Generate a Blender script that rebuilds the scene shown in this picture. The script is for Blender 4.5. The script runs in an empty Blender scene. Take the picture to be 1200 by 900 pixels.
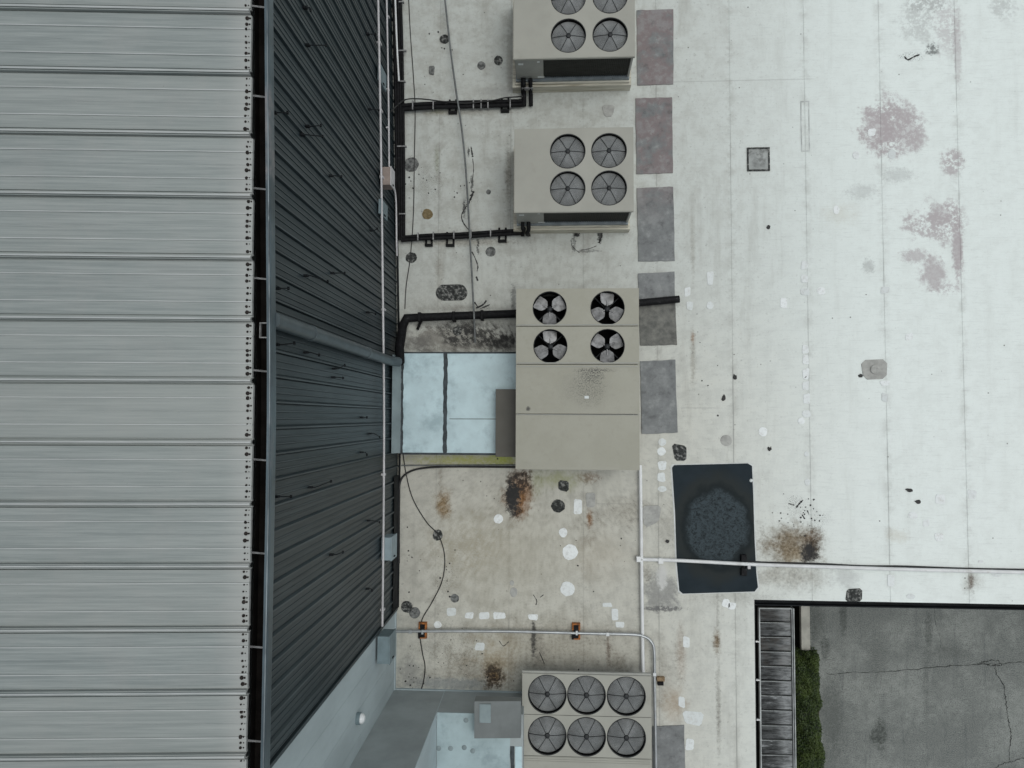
import bpy, math, random
from mathutils import Vector, Matrix
random.seed(7)
R = math.radians
sc = bpy.context.scene
COL = sc.collection

# ------------------------------------------------------------------ camera
F = 833.0            # focal length in photo pixels (photo is 1200 x 900)
CAMZ = 15.0
n = Vector((46 / F, -39 / F, -1)).normalized()
Zc = -n
Xc = (Vector((1, 0, 0)) - Zc * Zc.x).normalized()
Yc = Zc.cross(Xc)
YAW = 0.004
Xc, Yc = (Xc - Yc * YAW).normalized(), (Yc + Xc * YAW).normalized()
M = Matrix((Xc, Yc, Zc))            # rows: world axes in camera space = camera to world
cam_d = bpy.data.cameras.new('camera')
cam = bpy.data.objects.new('camera', cam_d)
COL.objects.link(cam)
cam.matrix_world = Matrix.Translation((0, 0, CAMZ)) @ M.to_4x4()
cam_d.sensor_width = 36.0
cam_d.lens = F / 1200 * 36
cam_d.clip_end = 2000
sc.camera = cam


def ray(px, py):
    return M @ Vector(((px - 600) / F, -(py - 450) / F, -1))


def P(px, py, z=0.0):
    d = ray(px, py)
    t = (z - CAMZ) / d.z
    return Vector((d.x * t, d.y * t, z))


# ------------------------------------------------------------------ light
SUN_EL, SUN_AZ = 76, 75            # overcast: a broad weak sun behind cloud
w = bpy.data.worlds.new('World')
sc.world = w
w.use_nodes = True
wn, wl = w.node_tree.nodes, w.node_tree.links
bg = wn['Background']
sky = wn.new('ShaderNodeTexSky')
sky.sky_type = 'NISHITA'
sky.sun_disc = False
sky.sun_elevation = R(SUN_EL)
sky.sun_rotation = R(SUN_AZ)
sky.dust_density = 3.0
hs = wn.new('ShaderNodeHueSaturation')
hs.inputs['Saturation'].default_value = 0.28
wl.new(sky.outputs[0], hs.inputs['Color'])
tint = wn.new('ShaderNodeMix')
tint.data_type = 'RGBA'
tint.blend_type = 'MULTIPLY'
tint.inputs[0].default_value = 1.0
tint.inputs[7].default_value = (0.965, 1.0, 0.985, 1)
wl.new(hs.outputs[0], tint.inputs[6])
wl.new(tint.outputs[2], bg.inputs['Color'])
bg.inputs['Strength'].default_value = 0.13
sun_d = bpy.data.lights.new('sun', 'SUN')
sun_d.energy = 0.8
sun_d.angle = R(45)
sun_d.color = (1.0, 0.995, 0.955)
sun = bpy.data.objects.new('sun', sun_d)
COL.objects.link(sun)
az = R(SUN_AZ)
sd = Vector((math.sin(az) * math.cos(R(SUN_EL)), math.cos(az) * math.cos(R(SUN_EL)), math.sin(R(SUN_EL))))
sun.rotation_euler = sd.to_track_quat('Z', 'Y').to_euler()
sun.location = (0, 0, 30)
sc.view_settings.view_transform = 'Standard'
sc.view_settings.look = 'None'
sc.view_settings.gamma = 1.0
sc.view_settings.exposure = -0.12
sc.view_settings.use_curve_mapping = False


# ------------------------------------------------------------------ materials
def srgb(r, g, b):
    f = lambda c: (c / 255 / 12.92) if c / 255 <= 0.04045 else ((c / 255 + 0.055) / 1.055) ** 2.4
    return (f(r), f(g), f(b), 1)


class NT:
    """small helper around a node tree"""
    def __init__(self, name, rough=0.7, metal=0.0, spec=0.3):
        self.m = bpy.data.materials.new(name)
        self.m.use_nodes = True
        self.n, self.l = self.m.node_tree.nodes, self.m.node_tree.links
        self.b = self.n['Principled BSDF']
        self.b.inputs['Roughness'].default_value = rough
        self.b.inputs['Metallic'].default_value = metal
        self.b.inputs['Specular IOR Level'].default_value = spec
        g = self.n.new('ShaderNodeNewGeometry')
        self.pos = g.outputs['Position']

    def put(self, sock, v):
        if hasattr(v, 'is_linked') or isinstance(v, bpy.types.NodeSocket):
            self.l.new(v, sock)
        else:
            sock.default_value = v

    def objpos(self):
        t = self.n.new('ShaderNodeTexCoord')
        return t.outputs['Object']

    def rnd(self):
        t = self.n.new('ShaderNodeObjectInfo')
        return t.outputs['Random']

    def math(self, op, a, b=0.0, c=0.0, clamp=False):
        x = self.n.new('ShaderNodeMath')
        x.operation = op
        x.use_clamp = clamp
        self.put(x.inputs[0], a); self.put(x.inputs[1], b); self.put(x.inputs[2], c)
        return x.outputs[0]

    def vmath(self, op, a, b=(0, 0, 0), c=(0, 0, 0)):
        x = self.n.new('ShaderNodeVectorMath')
        x.operation = op
        self.put(x.inputs[0], a); self.put(x.inputs[1], b)
        if op == 'MULTIPLY_ADD':
            self.put(x.inputs[2], c)
        return x.outputs['Value'] if op in ('LENGTH', 'DOT_PRODUCT') else x.outputs['Vector']

    def noise(self, scale, detail=4, rough=0.55, vec=None, stretch=None, dist=0.0):
        v = vec if vec is not None else self.pos
        if stretch:
            v = self.vmath('MULTIPLY', v, stretch)
        t = self.n.new('ShaderNodeTexNoise')
        self.l.new(v, t.inputs['Vector'])
        t.inputs['Scale'].default_value = scale
        t.inputs['Detail'].default_value = detail
        t.inputs['Roughness'].default_value = rough
        t.inputs['Distortion'].default_value = dist
        return t.outputs['Fac']

    def ramp(self, v, a, b, lo=0.0, hi=1.0):
        x = self.n.new('ShaderNodeMapRange')
        x.interpolation_type = 'SMOOTHSTEP'
        self.put(x.inputs[0], v)
        x.inputs[1].default_value = a; x.inputs[2].default_value = b
        x.inputs[3].default_value = lo; x.inputs[4].default_value = hi
        return x.outputs[0]

    def mix(self, fac, a, b, blend='MIX'):
        x = self.n.new('ShaderNodeMix')
        x.data_type = 'RGBA'
        x.blend_type = blend
        self.put(x.inputs[0], fac); self.put(x.inputs[6], a); self.put(x.inputs[7], b)
        return x.outputs[2]

    def xyz(self, v=None):
        s = self.n.new('ShaderNodeSeparateXYZ')
        self.l.new(v if v is not None else self.pos, s.inputs[0])
        return s.outputs

    def bump(self, h, dist=0.005, strength=0.6):
        x = self.n.new('ShaderNodeBump')
        self.l.new(h, x.inputs['Height'])
        x.inputs['Distance'].default_value = dist
        x.inputs['Strength'].default_value = strength
        self.l.new(x.outputs[0], self.b.inputs['Normal'])

    def col(self, c):
        self.put(self.b.inputs['Base Color'], c)
        return self.m


def simple(name, c, rough=0.6, metal=0.0, spec=0.3, var=0.25, scale=6.0, stretch=None, bump=0.0, dirt=None, dirt_scale=2.0, dirt_lo=0.55, dirt_hi=0.75, dirt_amt=0.6):
    t = NT(name, rough, metal, spec)
    dark = tuple(x * (1 - var) for x in c[:3]) + (1,)
    lite = tuple(min(1, x * (1 + var)) for x in c[:3]) + (1,)
    nz = t.noise(scale, 5, 0.6, stretch=stretch)
    cc = t.mix(t.ramp(nz, 0.3, 0.7), dark, lite)
    if dirt:
        d = t.ramp(t.noise(dirt_scale, 6, 0.65, stretch=stretch), dirt_lo, dirt_hi, 0, dirt_amt)
        cc = t.mix(d, cc, dirt)
    if bump:
        t.bump(t.noise(scale * 8, 3), bump)
    return t.col(cc)


MAT = {}


def roof_material():
    t = NT('roof_membrane', 0.75, 0, 0.25)
    pos = t.pos
    X, Y, Z = t.xyz()
    def warp(scale, amt, detail=9, rough=0.72):
        nt = t.n.new('ShaderNodeTexNoise')
        t.l.new(pos, nt.inputs['Vector'])
        nt.inputs['Scale'].default_value = scale
        nt.inputs['Detail'].default_value = detail
        nt.inputs['Roughness'].default_value = rough
        return t.vmath('MULTIPLY_ADD', t.vmath('SUBTRACT', nt.outputs['Color'], (.5, .5, .5)), (amt, amt, 0), pos)
    posL, posS, posT = warp(1.6, 1.25), warp(4.0, 0.40), warp(9.0, 0.13)
    nA = t.noise(0.9, 6, 0.6)
    nB = t.noise(3.2, 10, 0.72)
    nC = t.noise(13, 9, 0.75)
    nD = t.noise(60, 4, 0.7)
    nS = t.noise(3.0, 8, 0.68, stretch=(1, 0.12, 1))      # streaks along the sheets
    nH = t.noise(16, 7, 0.72, stretch=(0.16, 1.8, 1))
    vo = t.n.new('ShaderNodeTexVoronoi')
    t.l.new(pos, vo.inputs['Vector'])
    vo.inputs['Scale'].default_value = 5.5
    vs_ = t.n.new('ShaderNodeSeparateColor')
    t.l.new(vo.outputs['Color'], vs_.inputs[0])
    # soiled near the plant, cleaner membrane to the east
    xw = t.math('ADD', X, t.math('MULTIPLY_ADD', nB, 3.0, -1.5))
    clean = t.ramp(xw, P(690, 489).x, P(1060, 489).x)
    c = t.mix(clean, (0.545, 0.535, 0.475, 1), (0.79, 0.84, 0.815, 1))
    north = t.ramp(t.math('ADD', Y, t.math('MULTIPLY_ADD', nB, 3, -1.5)), -1.0, 4.0)
    c = t.mix(t.math('MULTIPLY', north, 0.6), c, t.mix(clean, (0.52, 0.565, 0.555, 1), (0.78, 0.84, 0.815, 1)))
    soil_and_shade = t.math('SUBTRACT', 1.5, t.math('MULTIPLY', clean, 1.18))
    c = t.mix(t.math('MULTIPLY', t.ramp(nB, 0.40, 0.66, 0, 0.34), soil_and_shade), c, (0.33, 0.32, 0.285, 1))
    c = t.mix(t.math('MULTIPLY', t.ramp(nS, 0.50, 0.72, 0, 0.28), soil_and_shade), c, (0.30, 0.29, 0.255, 1))
    c = t.mix(t.ramp(nH, 0.52, 0.68, 0, 0.17), c, (0.33, 0.345, 0.34, 1))
    c = t.mix(t.math('MULTIPLY', t.ramp(nC, 0.54, 0.70, 0, 0.38), soil_and_shade), c, (0.22, 0.215, 0.195, 1))
    c = t.mix(t.ramp(nC, 0.30, 0.42, 0.25, 0), c, (0.75, 0.77, 0.76, 1))
    c = t.mix(t.ramp(nD, 0.62, 0.72, 0, 0.35), c, (0.14, 0.14, 0.13, 1))
    speck = t.math('MULTIPLY', t.ramp(t.math('ADD', vo.outputs['Distance'], t.math('MULTIPLY_ADD', nD, .10, -.05)), 0.05, 0.10, 0.9, 0), t.ramp(vs_.outputs[0], 0.74, 0.78))
    speck = t.math('MULTIPLY', speck, t.ramp(nA, 0.42, 0.58, .15, 1))
    c = t.mix(speck, c, (0.07, 0.068, 0.06, 1))
    # dirt caught along the sheet laps
    u = t.math('DIVIDE', t.math('SUBTRACT', X, SEAMS[0]), SEAM_PITCH)
    fr = t.math('ABSOLUTE', t.math('SUBTRACT', t.math('FRACT', t.math('ADD', u, 0.5)), 0.5))
    frn = t.math('ADD', fr, t.math('MULTIPLY_ADD', nC, 0.02, -0.01))
    line = t.ramp(frn, 0.002, 0.012, 1, 0)
    line = t.math('MULTIPLY', line, t.ramp(nS, 0.42, 0.64, 0.06, 0.55))
    c = t.mix(line, c, t.mix(clean, (0.20, 0.20, 0.19, 1), (0.42, 0.44, 0.43, 1)))
    halo = t.math('MULTIPLY', t.ramp(fr, 0.0, 0.10, 0.22, 0), t.ramp(nB, 0.4, 0.65))
    c = t.mix(halo, c, (0.26, 0.245, 0.215, 1))
    # cross laps
    for (py, x0, x1) in ((97, 750, 960), (478, 795, 850), (590, 690, 750)):
        p0, p1 = P(x0, py), P(x1, py)
        d = t.math('ABSOLUTE', t.math('SUBTRACT', t.math('ADD', Y, t.math('MULTIPLY_ADD', nC, 0.03, -0.015)), p0.y))
        mk = t.math('MULTIPLY', t.ramp(d, 0.004, 0.02, 0.28, 0), t.math('MULTIPLY', t.ramp(X, p0.x, p0.x + .1), t.ramp(X, p1.x - .3, p1.x, 1, 0)))
        c = t.mix(mk, c, (0.25, 0.25, 0.24, 1))
    nb3 = {'A': nA, 'B': nB, 'C': nC, 'D': nD}

    def stain(c, px, py, rx, ry, colr, amt=0.8, hard=0.35, namp=1.0, nz='B', grain=None):
        o = P(px, py)
        sx, sy = 1 / (rx * 0.018), 1 / (ry * 0.018)
        v = t.vmath('MULTIPLY_ADD', posL if min(rx, ry) > 26 else (posS if min(rx, ry) > 9 else posT), (sx, sy, 0), (-o.x * sx, -o.y * sy, 0))
        d = t.vmath('LENGTH', v)
        big = min(rx, ry) > 11
        fr_ = t.math('ADD', t.math('MULTIPLY', nB if big else nC, .7), t.math('MULTIPLY', nC if big else nD, .3))
        v_ = t.math('MULTIPLY_ADD', t.math('SUBTRACT', 1.0, d), .36 if hard < .65 else .46, fr_)
        brown = colr[0] - colr[2] > .05
        m = t.ramp(v_, .40 if brown else .45, .55 + hard * .32 + (.14 if brown else 0), 0, amt)
        if colr[0] < .34 and colr[0] - colr[2] > .05:
            colr = t.mix(t.ramp(t.math('ADD', nC, t.math('MULTIPLY', nD, .4)), .58, .86, 0, .8), colr, tuple(x * .35 for x in colr[:3]) + (1,))
        if grain == 'D':
            m = t.math('MULTIPLY', m, t.ramp(nD, 0.54, 0.62))
        elif grain:
            m = t.math('MULTIPLY', m, t.ramp(t.math('ADD', nC, t.math('MULTIPLY', nB, .55)), 0.68, 0.80))
        else:
            m = t.math('MULTIPLY', m, t.ramp(nC, 0.40, 0.58, .82, 1))
        return t.mix(m, c, colr)
    rose, ash, black = (0.42, 0.375, 0.385, 1), (0.28, 0.28, 0.275, 1), (0.03, 0.03, 0.03, 1)
    rust, dkrust, ochre, moss = (0.28, 0.135, 0.05, 1), (0.10, 0.05, 0.022, 1), (0.36, 0.27, 0.14, 1), (0.30, 0.32, 0.10, 1)
    tan, mud = (0.33, 0.30, 0.245, 1), (0.20, 0.18, 0.15, 1)
    S = [
        (1045, 146, 36, 36, rose, .75, .35, .7, 'B', 'C'), (1030, 150, 21, 27, rose, .72, .3, .5, 'B', None), (1060, 152, 25, 33, rose, .62, .4, .6, 'B', None),
        (1100, 262, 30, 28, rose, .75, .4, .9, 'B', 'C'), (1104, 255, 18, 16, rose, .55, .4, .9, 'B', None), (1092, 320, 17, 20, rose, .8, .4, .7, 'B', None), (1110, 338, 18, 8, rose, .5, .5, .8, 'B', 'C'), (1122, 290, 7, 40, rose, .9, .4, .5, 'C', None),
        (1072, 300, 18, 9, rose, .7, .5, .8, 'C', None),
        (1110, 30, 18, 40, rose, .45, .6, 1.0, 'B', 'C'), (1122, 60, 5, 44, rose, .45, .4, .5, 'C', None), (1116, 190, 15, 16, rose, .8, .5, .9, 'C', 'C'),
        (1075, 28, 26, 24, ash, .35, .6, 1.0, 'B', 'C'), (1068, 66, 14, 6, black, .85, .4, .8, 'C', 'D'), (1092, 58, 9, 8, black, .7, .4, .8, 'C', 'C'),
        (1085, 5, 30, 10, ash, .5, .6, .8, 'B', 'C'), (1175, 10, 18, 16, ash, .35, .6, 1.0, 'C', 'C'),
        (1018, 312, 8, 10, ash, .45, .5, .8, 'C', None), (1052, 205, 20, 10, ash, .35, .6, .9, 'C', None), (1010, 225, 20, 10, ash, .3, .6, .9, 'C', None),
        (985, 252, 24, 16, ochre, .18, .7, .7, 'B', None),
        # ponding stain and soot
        (925, 640, 46, 32, tan, .55, .7, .5, 'A', None), (928, 636, 35, 24, (0.22, 0.165, 0.10, 1), .95, .4, .45, 'B', None), (935, 650, 26, 12, ochre, .6, .5, .6, 'B', None),
        (952, 638, 13, 20, (0.13, 0.075, 0.035, 1), .9, .5, .6, 'C', None), (948, 648, 12, 14, black, 1.0, .35, .45, 'C', None), (952, 644, 9, 12, (0.05, 0.035, 0.02, 1), .9, .4, .4, 'C', None), (935, 642, 7, 8, (0.4, 0.4, 0.4, 1), .5, .4, 1.0, 'D', 'D'),
        (905, 678, 60, 12, tan, .4, .7, .6, 'B', None), (935, 595, 18, 16, black, .7, .8, .3, 'D', 'D'), (960, 610, 14, 14, black, .5, .9, .3, 'D', 'D'), (930, 586, 5, 6, black, .9, .3, .8, 'C', 'D'),
        (1052, 628, 14, 12, ochre, .25, .7, .6, 'B', None), (1138, 682, 4, 12, dkrust, .8, .5, .7, 'C', None), (1138, 680, 14, 16, tan, .45, .8, .5, 'B', None),
        # rust by the packaged unit
        (608, 578, 17, 30, rust, 1.0, .35, .4, 'C', None), (617, 575, 7, 26, rust, .8, .5, .6, 'C', None), (601, 584, 9.5, 22, black, 1.0, .3, .3, 'C', None), (600, 580, 8, 16, black, 1.0, .3, .3, 'C', None), (612, 584, 4, 22, (0.32, 0.15, 0.05, 1), .8, .5, .4, 'C', None), (606, 600, 7, 9, dkrust, 1.0, .4, .5, 'C', None), (608, 565, 20, 16, black, .8, .7, .5, 'C', 'C'), (611, 556, 12, 6, dkrust, .9, .5, .5, 'C', None), (598, 583, 24, 38, tan, .35, .7, .5, 'B', None),
        (520, 590, 12, 18, (0.29, 0.19, 0.085, 1), .95, .45, .5, 'B', None), (516, 560, 3, 26, tan, .6, .6, .4, 'C', None),
        (691, 608, 4, 12, rust, .9, .5, .5, 'C', None), (690, 618, 18, 24, tan, .5, .8, .5, 'B', None), (735, 600, 34, 22, tan, .55, .7, .6, 'B', None), (790, 610, 24, 40, tan, .4, .7, .6, 'B', None),
        (690, 560, 16, 8, (0.33, 0.24, 0.17, 1), .7, .4, .6, 'C', 'C'),
        (579, 793, 13, 16, (0.17, 0.09, 0.02, 1), 1.0, .3, .3, 'C', None), (579, 792, 13, 15, black, .75, .5, .5, 'C', 'C'), (580, 798, 9, 10, dkrust, .8, .5, .7, 'C', 'C'), (555, 785, 52, 24, tan, .6, .3, .3, 'B', None), (580, 775, 28, 32, ochre, .35, .5, .5, 'B', None),
        (625, 748, 4, 26, black, .85, .6, .6, 'C', None), (630, 760, 10, 26, mud, .45, .7, .6, 'B', None), (713, 760, 3, 26, dkrust, .7, .6, .6, 'C', None), (725, 775, 14, 18, tan, .6, .6, .6, 'B', None),
        (840, 752, 5, 16, (0.2, 0.13, 0.06, 1), .9, .5, .4, 'C', None), (841, 700, 2, 60, mud, .4, .6, .3, 'C', None), (842, 830, 3, 60, mud, .6, .5, .4, 'C', None),
        (798, 765, 7, 36, (0.32, 0.22, 0.15, 1), .55, .6, .5, 'C', None), (790, 825, 16, 24, (0.35, 0.25, 0.16, 1), .5, .7, .5, 'B', None), (780, 800, 22, 46, tan, .35, .7, .5, 'B', None),
        (775, 692, 22, 25, (0.25, 0.25, 0.24, 1), .85, .35, .4, 'B', None), (776, 713, 26, 3.5, (0.14, 0.14, 0.14, 1), .85, .4, .5, 'C', 'C'), (776, 676, 7, 18, (0.58, 0.58, 0.56, 1), .95, .4, .4, 'C', None), (758, 672, 6, 14, mud, .6, .5, .5, 'C', None),
        (812, 396, 2.5, 8, rust, .7, .6, .5, 'C', None), (812, 420, 4, 40, tan, .5, .7, .4, 'C', None), (812, 290, 3, 50, tan, .35, .7, .4, 'C', None),
        # mossy damp by the duct
        (545, 539, 76, 8, (0.38, 0.39, 0.14, 1), 1.0, .6, .5, 'B', None), (588, 538, 20, 9, (0.40, 0.47, 0.05, 1), 1.0, .6, .5, 'C', None), (655, 562, 34, 14, (0.36, 0.37, 0.19, 1), .65, .6, .5, 'B', None), (628, 565, 10, 20, moss, .4, .6, .5, 'B', None),
        # black grime between pipe and duct
        (540, 397, 68, 17, (0.24, 0.23, 0.205, 1), .9, .3, .3, 'B', None), (560, 395, 50, 14, black, .85, .5, .8, 'B', 'C'), (590, 402, 22, 12, black, .9, .5, .8, 'C', None), (536, 388, 26, 14, black, .6, .5, .9, 'C', 'C'), (490, 402, 16, 12, (0.16, 0.155, 0.145, 1), .8, .5, .7, 'B', None),
        (540, 381, 68, 5, black, .5, .6, .5, 'C', None), (540, 361, 66, 6, mud, .45, .7, .5, 'C', None), (602, 350, 4, 22, black, .6, .7, .5, 'C', None),
        (565, 361, 12, 6, black, .9, .5, .8, 'C', 'D'),
        # smudges south of the second condenser
        (676, 274, 4, 5, black, .95, .4, .8, 'C', 'C'), (703, 276, 3.5, 9, black, .95, .4, .4, 'C', None), (672, 285, 3, 12, black, .6, .4, .5, 'C', 'C'), (688, 294, 16, 2, black, .5, .4, .5, 'C', 'C'),
        (670, 268, 70, 6, (0.36, 0.345, 0.27, 1), .7, .6, .4, 'B', None), (670, 100, 70, 8, (0.40, 0.385, 0.31, 1), .7, .6, .4, 'B', None),
        (596, 205, 5, 56, (0.27, 0.25, 0.21, 1), .7, .6, .4, 'C', None), (597, 75, 5, 50, (0.3, 0.29, 0.26, 1), .55, .6, .4, 'C', None), (585, 108, 30, 8, ash, .35, .7, .6, 'B', None),
        # pipe drip lines
        (512, 188, 4, 20, (0.30, 0.31, 0.22, 1), .6, .7, .4, 'C', None), (512, 130, 14, 5, (0.30, 0.29, 0.17, 1), .6, .6, .5, 'C', None), (540, 132, 80, 6, tan, .5, .7, .5, 'B', None), (545, 284, 80, 6, tan, .6, .7, .5, 'B', None), (515, 320, 6, 40, tan, .4, .7, .5, 'B', None),
        (553, 215, 2, 10, black, .85, .5, .5, 'C', None), (544, 245, 2, 12, black, .8, .5, .5, 'C', 'C'), (560, 290, 2, 12, black, .8, .5, .5, 'C', 'C'), (549, 178, 1.5, 7, black, .9, .5, .4, 'C', None),
        (500, 215, 26, 26, black, .75, .9, .2, 'D', 'D'), (520, 760, 50, 50, black, .5, .9, .2, 'D', 'D'), (480, 790, 18, 22, (0.22, 0.22, 0.215, 1), .6, .6, .7, 'C', None), (530, 801, 60, 8, (0.27, 0.29, 0.29, 1), .75, .5, .5, 'B', None), (520, 680, 20, 30, black, .5, .9, .2, 'D', 'D'),
        (590, 650, 100, 80, (0.36, 0.33, 0.25, 1), .42, .8, .6, 'A', None), (640, 760, 130, 46, (0.33, 0.295, 0.22, 1), .5, .7, .6, 'A', None), (545, 640, 60, 40, (0.34, 0.30, 0.21, 1), .35, .8, .8, 'A', 'C'), (700, 650, 50, 40, (0.38, 0.33, 0.25, 1), .35, .8, .8, 'A', None), (860, 700, 60, 10, mud, .25, .7, .6, 'B', None), (990, 676, 20, 16, ash, .35, .6, .6, 'B', None),
        (840, 560, 60, 12, mud, .2, .7, .6, 'B', None), (935, 675, 40, 20, tan, .4, .7, .6, 'B', None),
    ]
    S.sort(key=lambda q: -sum(q[4][:3]) if sum(q[4][:3]) < 1.5 else 1)       # pale stains lie under the darker ones
    for s in S:
        c = stain(c, *s)
    t.col(c)
    t.bump(t.math('ADD', nC, t.math('MULTIPLY', nD, 0.4)), 0.004, 0.5)
    return t.m


X0 = P(512, 489).x
SEAM_PITCH = (P(1130.5, 489).x - P(512, 489).x) / 7
SEAMS = [X0 + SEAM_PITCH * k for k in range(-1, 22)]
MAT['roof'] = roof_material()


def metal_roof_material(name='galvanised_roof', gain=1.0):
    t = NT(name, 0.5, 0.25, 0.4)
    v = t.objpos()
    st = t.noise(9, 8, 0.7, vec=t.vmath('ADD', v, t.vmath('MULTIPLY', t.rnd(), (7, 31, 3))), stretch=(0.045, 3.4, 1))
    blot = t.noise(1.6, 9, 0.7)
    fine = t.noise(22, 7, 0.7, stretch=(0.05, 4.5, 1))
    c = t.mix(t.ramp(st, 0.3, 0.72), (0.208, 0.238, 0.235, 1), (0.325, 0.354, 0.346, 1))
    c = t.mix(t.ramp(blot, 0.47, 0.62, 0, 0.15), c, (0.35, 0.34, 0.33, 1))
    c = t.mix(t.ramp(fine, 0.52, 0.7, 0, 0.30), c, (0.18, 0.205, 0.205, 1))
    c = t.mix(t.math('MULTIPLY', t.rnd(), 0.42), c, (0.34, 0.355, 0.335, 1))
    c = t.mix(t.ramp(fine, 0.2, 0.35, 0.25, 0), c, (0.43, 0.45, 0.45, 1))
    c = t.mix(t.ramp(t.noise(40, 2), 0.73, 0.8, 0, 0.4), c, (0.15, 0.15, 0.15, 1))
    X, Y, Z = t.xyz(v)
    c = t.mix(t.math('MULTIPLY', t.ramp(X, -0.35, 0.0), 0.5), c, (0.42, 0.42, 0.405, 1))
    t.put(t.b.inputs['Roughness'], t.ramp(st, 0.3, 0.7, 0.45, 0.62))
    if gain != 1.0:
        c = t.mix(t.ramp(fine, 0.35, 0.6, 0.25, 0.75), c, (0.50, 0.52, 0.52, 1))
    return t.col(c)


MAT['galv'] = metal_roof_material()
MAT['galv_lit'] = metal_roof_material('highlit_rib_crest', 1.5)  # pale crests put the light on the ribs into the colour


def siding_material():
    t = NT('slate_siding', 0.42, 0.0, 0.38)
    v = t.pos
    st = t.noise(9, 5, 0.6, stretch=(1, 3.0, 0.12))
    bl = t.noise(0.8, 5, 0.6)
    c = t.mix(t.ramp(st, 0.3, 0.72), (0.022, 0.034, 0.040, 1), (0.040, 0.056, 0.063, 1))
    c = t.mix(t.ramp(bl, 0.45, 0.7, 0, 0.5), c, (0.052, 0.068, 0.074, 1))
    c = t.mix(t.ramp(t.noise(70, 2), 0.70, 0.78, 0, 0.4), c, (0.12, 0.13, 0.135, 1))
    return t.col(c)


MAT['siding'] = siding_material()
MAT['gutter'] = simple('slate_gutter_paint', (0.075, 0.105, 0.122, 1), 0.38, 0.1, 0.5, 0.3, 1.2, stretch=(1, 1, 1), dirt=(0.30, 0.26, 0.255, 1), dirt_scale=0.6, dirt_lo=.56, dirt_hi=.72, dirt_amt=.75)
MAT['gutter_in'] = simple('gutter_inside_black', (0.007, 0.006, 0.0055, 1), 0.95, 0, 0.05, 0.4, 5)  # near-black colour on all inner faces of the trough
MAT['fastener'] = simple('weathered_fastener', (0.028, 0.024, 0.022, 1), 0.9, 0, 0.1, 0.5, 30)
MAT['gutter_lip'] = simple('highlit_gutter_lip', (0.17, 0.20, 0.215, 1), 0.35, 0.3, 0.5, 0.4, 1.0, dirt=(0.07, 0.09, 0.10, 1), dirt_scale=.7, dirt_lo=.48, dirt_hi=.58, dirt_amt=.9)  # paler in pieces, a broken highlight painted along the lip
MAT['siding_crest'] = simple('highlit_siding_crest', (0.060, 0.076, 0.083, 1), 0.45, 0, 0.4, 0.3, 3, stretch=(1, 2, .2))  # lighter rib tops, a highlight painted into the colour
MAT['downspout'] = simple('slate_downspout_paint', (0.072, 0.094, 0.104, 1), 0.4, 0, 0.4, 0.15, 3)
MAT['greywall'] = simple('pale_wall_paint', (0.42, 0.49, 0.51, 1), 0.75, 0, 0.25, 0.10, 1.5, dirt=(0.26, 0.31, 0.32, 1), dirt_scale=3, dirt_lo=.58, dirt_hi=.8, dirt_amt=.5, stretch=(1, 1, .4), bump=.002)
MAT['greywall2'] = simple('grey_wall_paint', (0.34, 0.375, 0.38, 1), 0.75, 0, 0.25, 0.12, 1.2, bump=.002)
MAT['beige'] = simple('beige_cabinet_paint', (0.345, 0.342, 0.302, 1), 0.5, 0, 0.35, 0.06, 1.2, dirt=(0.24, 0.23, 0.19, 1), dirt_scale=3.5, dirt_lo=.55, dirt_hi=.85, dirt_amt=.45)
MAT['beige_side'] = simple('beige_side_paint', (0.33, 0.335, 0.31, 1), 0.5, 0, 0.35, 0.10, 2)
MAT['black'] = simple('black_rubber_insulation', (0.008, 0.008, 0.009, 1), 0.7, 0, 0.2, 0.5, 18, bump=.004, dirt=(0.07, 0.07, 0.07, 1), dirt_scale=9, dirt_lo=.6, dirt_hi=.75)
MAT['blackhole'] = simple('dark_fan_well', (0.008, 0.008, 0.008, 1), 0.9, 0, 0.1, 0.2, 5)
MAT['coil'] = simple('condenser_coil', (0.035, 0.037, 0.033, 1), 0.6, 0.2, 0.3, 0.35, 14, stretch=(0.3, 1, 2))
MAT['wire'] = simple('guard_wire', (0.42, 0.435, 0.435, 1), 0.5, 0.3, 0.4, 0.15, 5)
MAT['wire_dark'] = simple('guard_spoke', (0.018, 0.02, 0.022, 1), 0.5, 0.2, 0.4, 0.15, 5)
MAT['wellgrey'] = simple('fan_blade_plastic', (0.022, 0.024, 0.026, 1), 0.6, 0, 0.3, 0.3, 4)
MAT['blade'] = simple('weathered_aluminium_blade', (0.30, 0.30, 0.30, 1), 0.5, 0.3, 0.4, 0.35, 9, dirt=(0.10, 0.095, 0.09, 1), dirt_scale=8, dirt_lo=.5, dirt_hi=.7)
MAT['galvrail'] = simple('galvanised_rail', (0.22, 0.255, 0.275, 1), 0.5, 0.3, 0.4, 0.2, 5, dirt=(0.03, 0.03, 0.03, 1), dirt_scale=4, dirt_lo=.62, dirt_hi=.7)
MAT['curb'] = simple('cream_timber_curb', (0.56, 0.54, 0.46, 1), 0.8, 0, 0.2, 0.15, 3, stretch=(.3, 4, 4), dirt=(0.22, 0.18, 0.11, 1), dirt_scale=5, dirt_lo=.5, dirt_hi=.7, dirt_amt=.7)
MAT['duct'] = simple('white_duct_membrane', (0.52, 0.66, 0.70, 1), 0.45, 0, 0.3, 0.10, 1.6, dirt=(0.22, 0.31, 0.345, 1), dirt_scale=2.4, dirt_lo=.46, dirt_hi=.70, dirt_amt=.5, bump=.004)
MAT['duct_grey'] = simple('soiled_duct_membrane', (0.36, 0.45, 0.47, 1), 0.6, 0, 0.3, 0.10, 1.6, dirt=(0.22, 0.28, 0.30, 1), dirt_scale=2.2, dirt_lo=.48, dirt_hi=.72, dirt_amt=.7, bump=.003)
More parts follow.
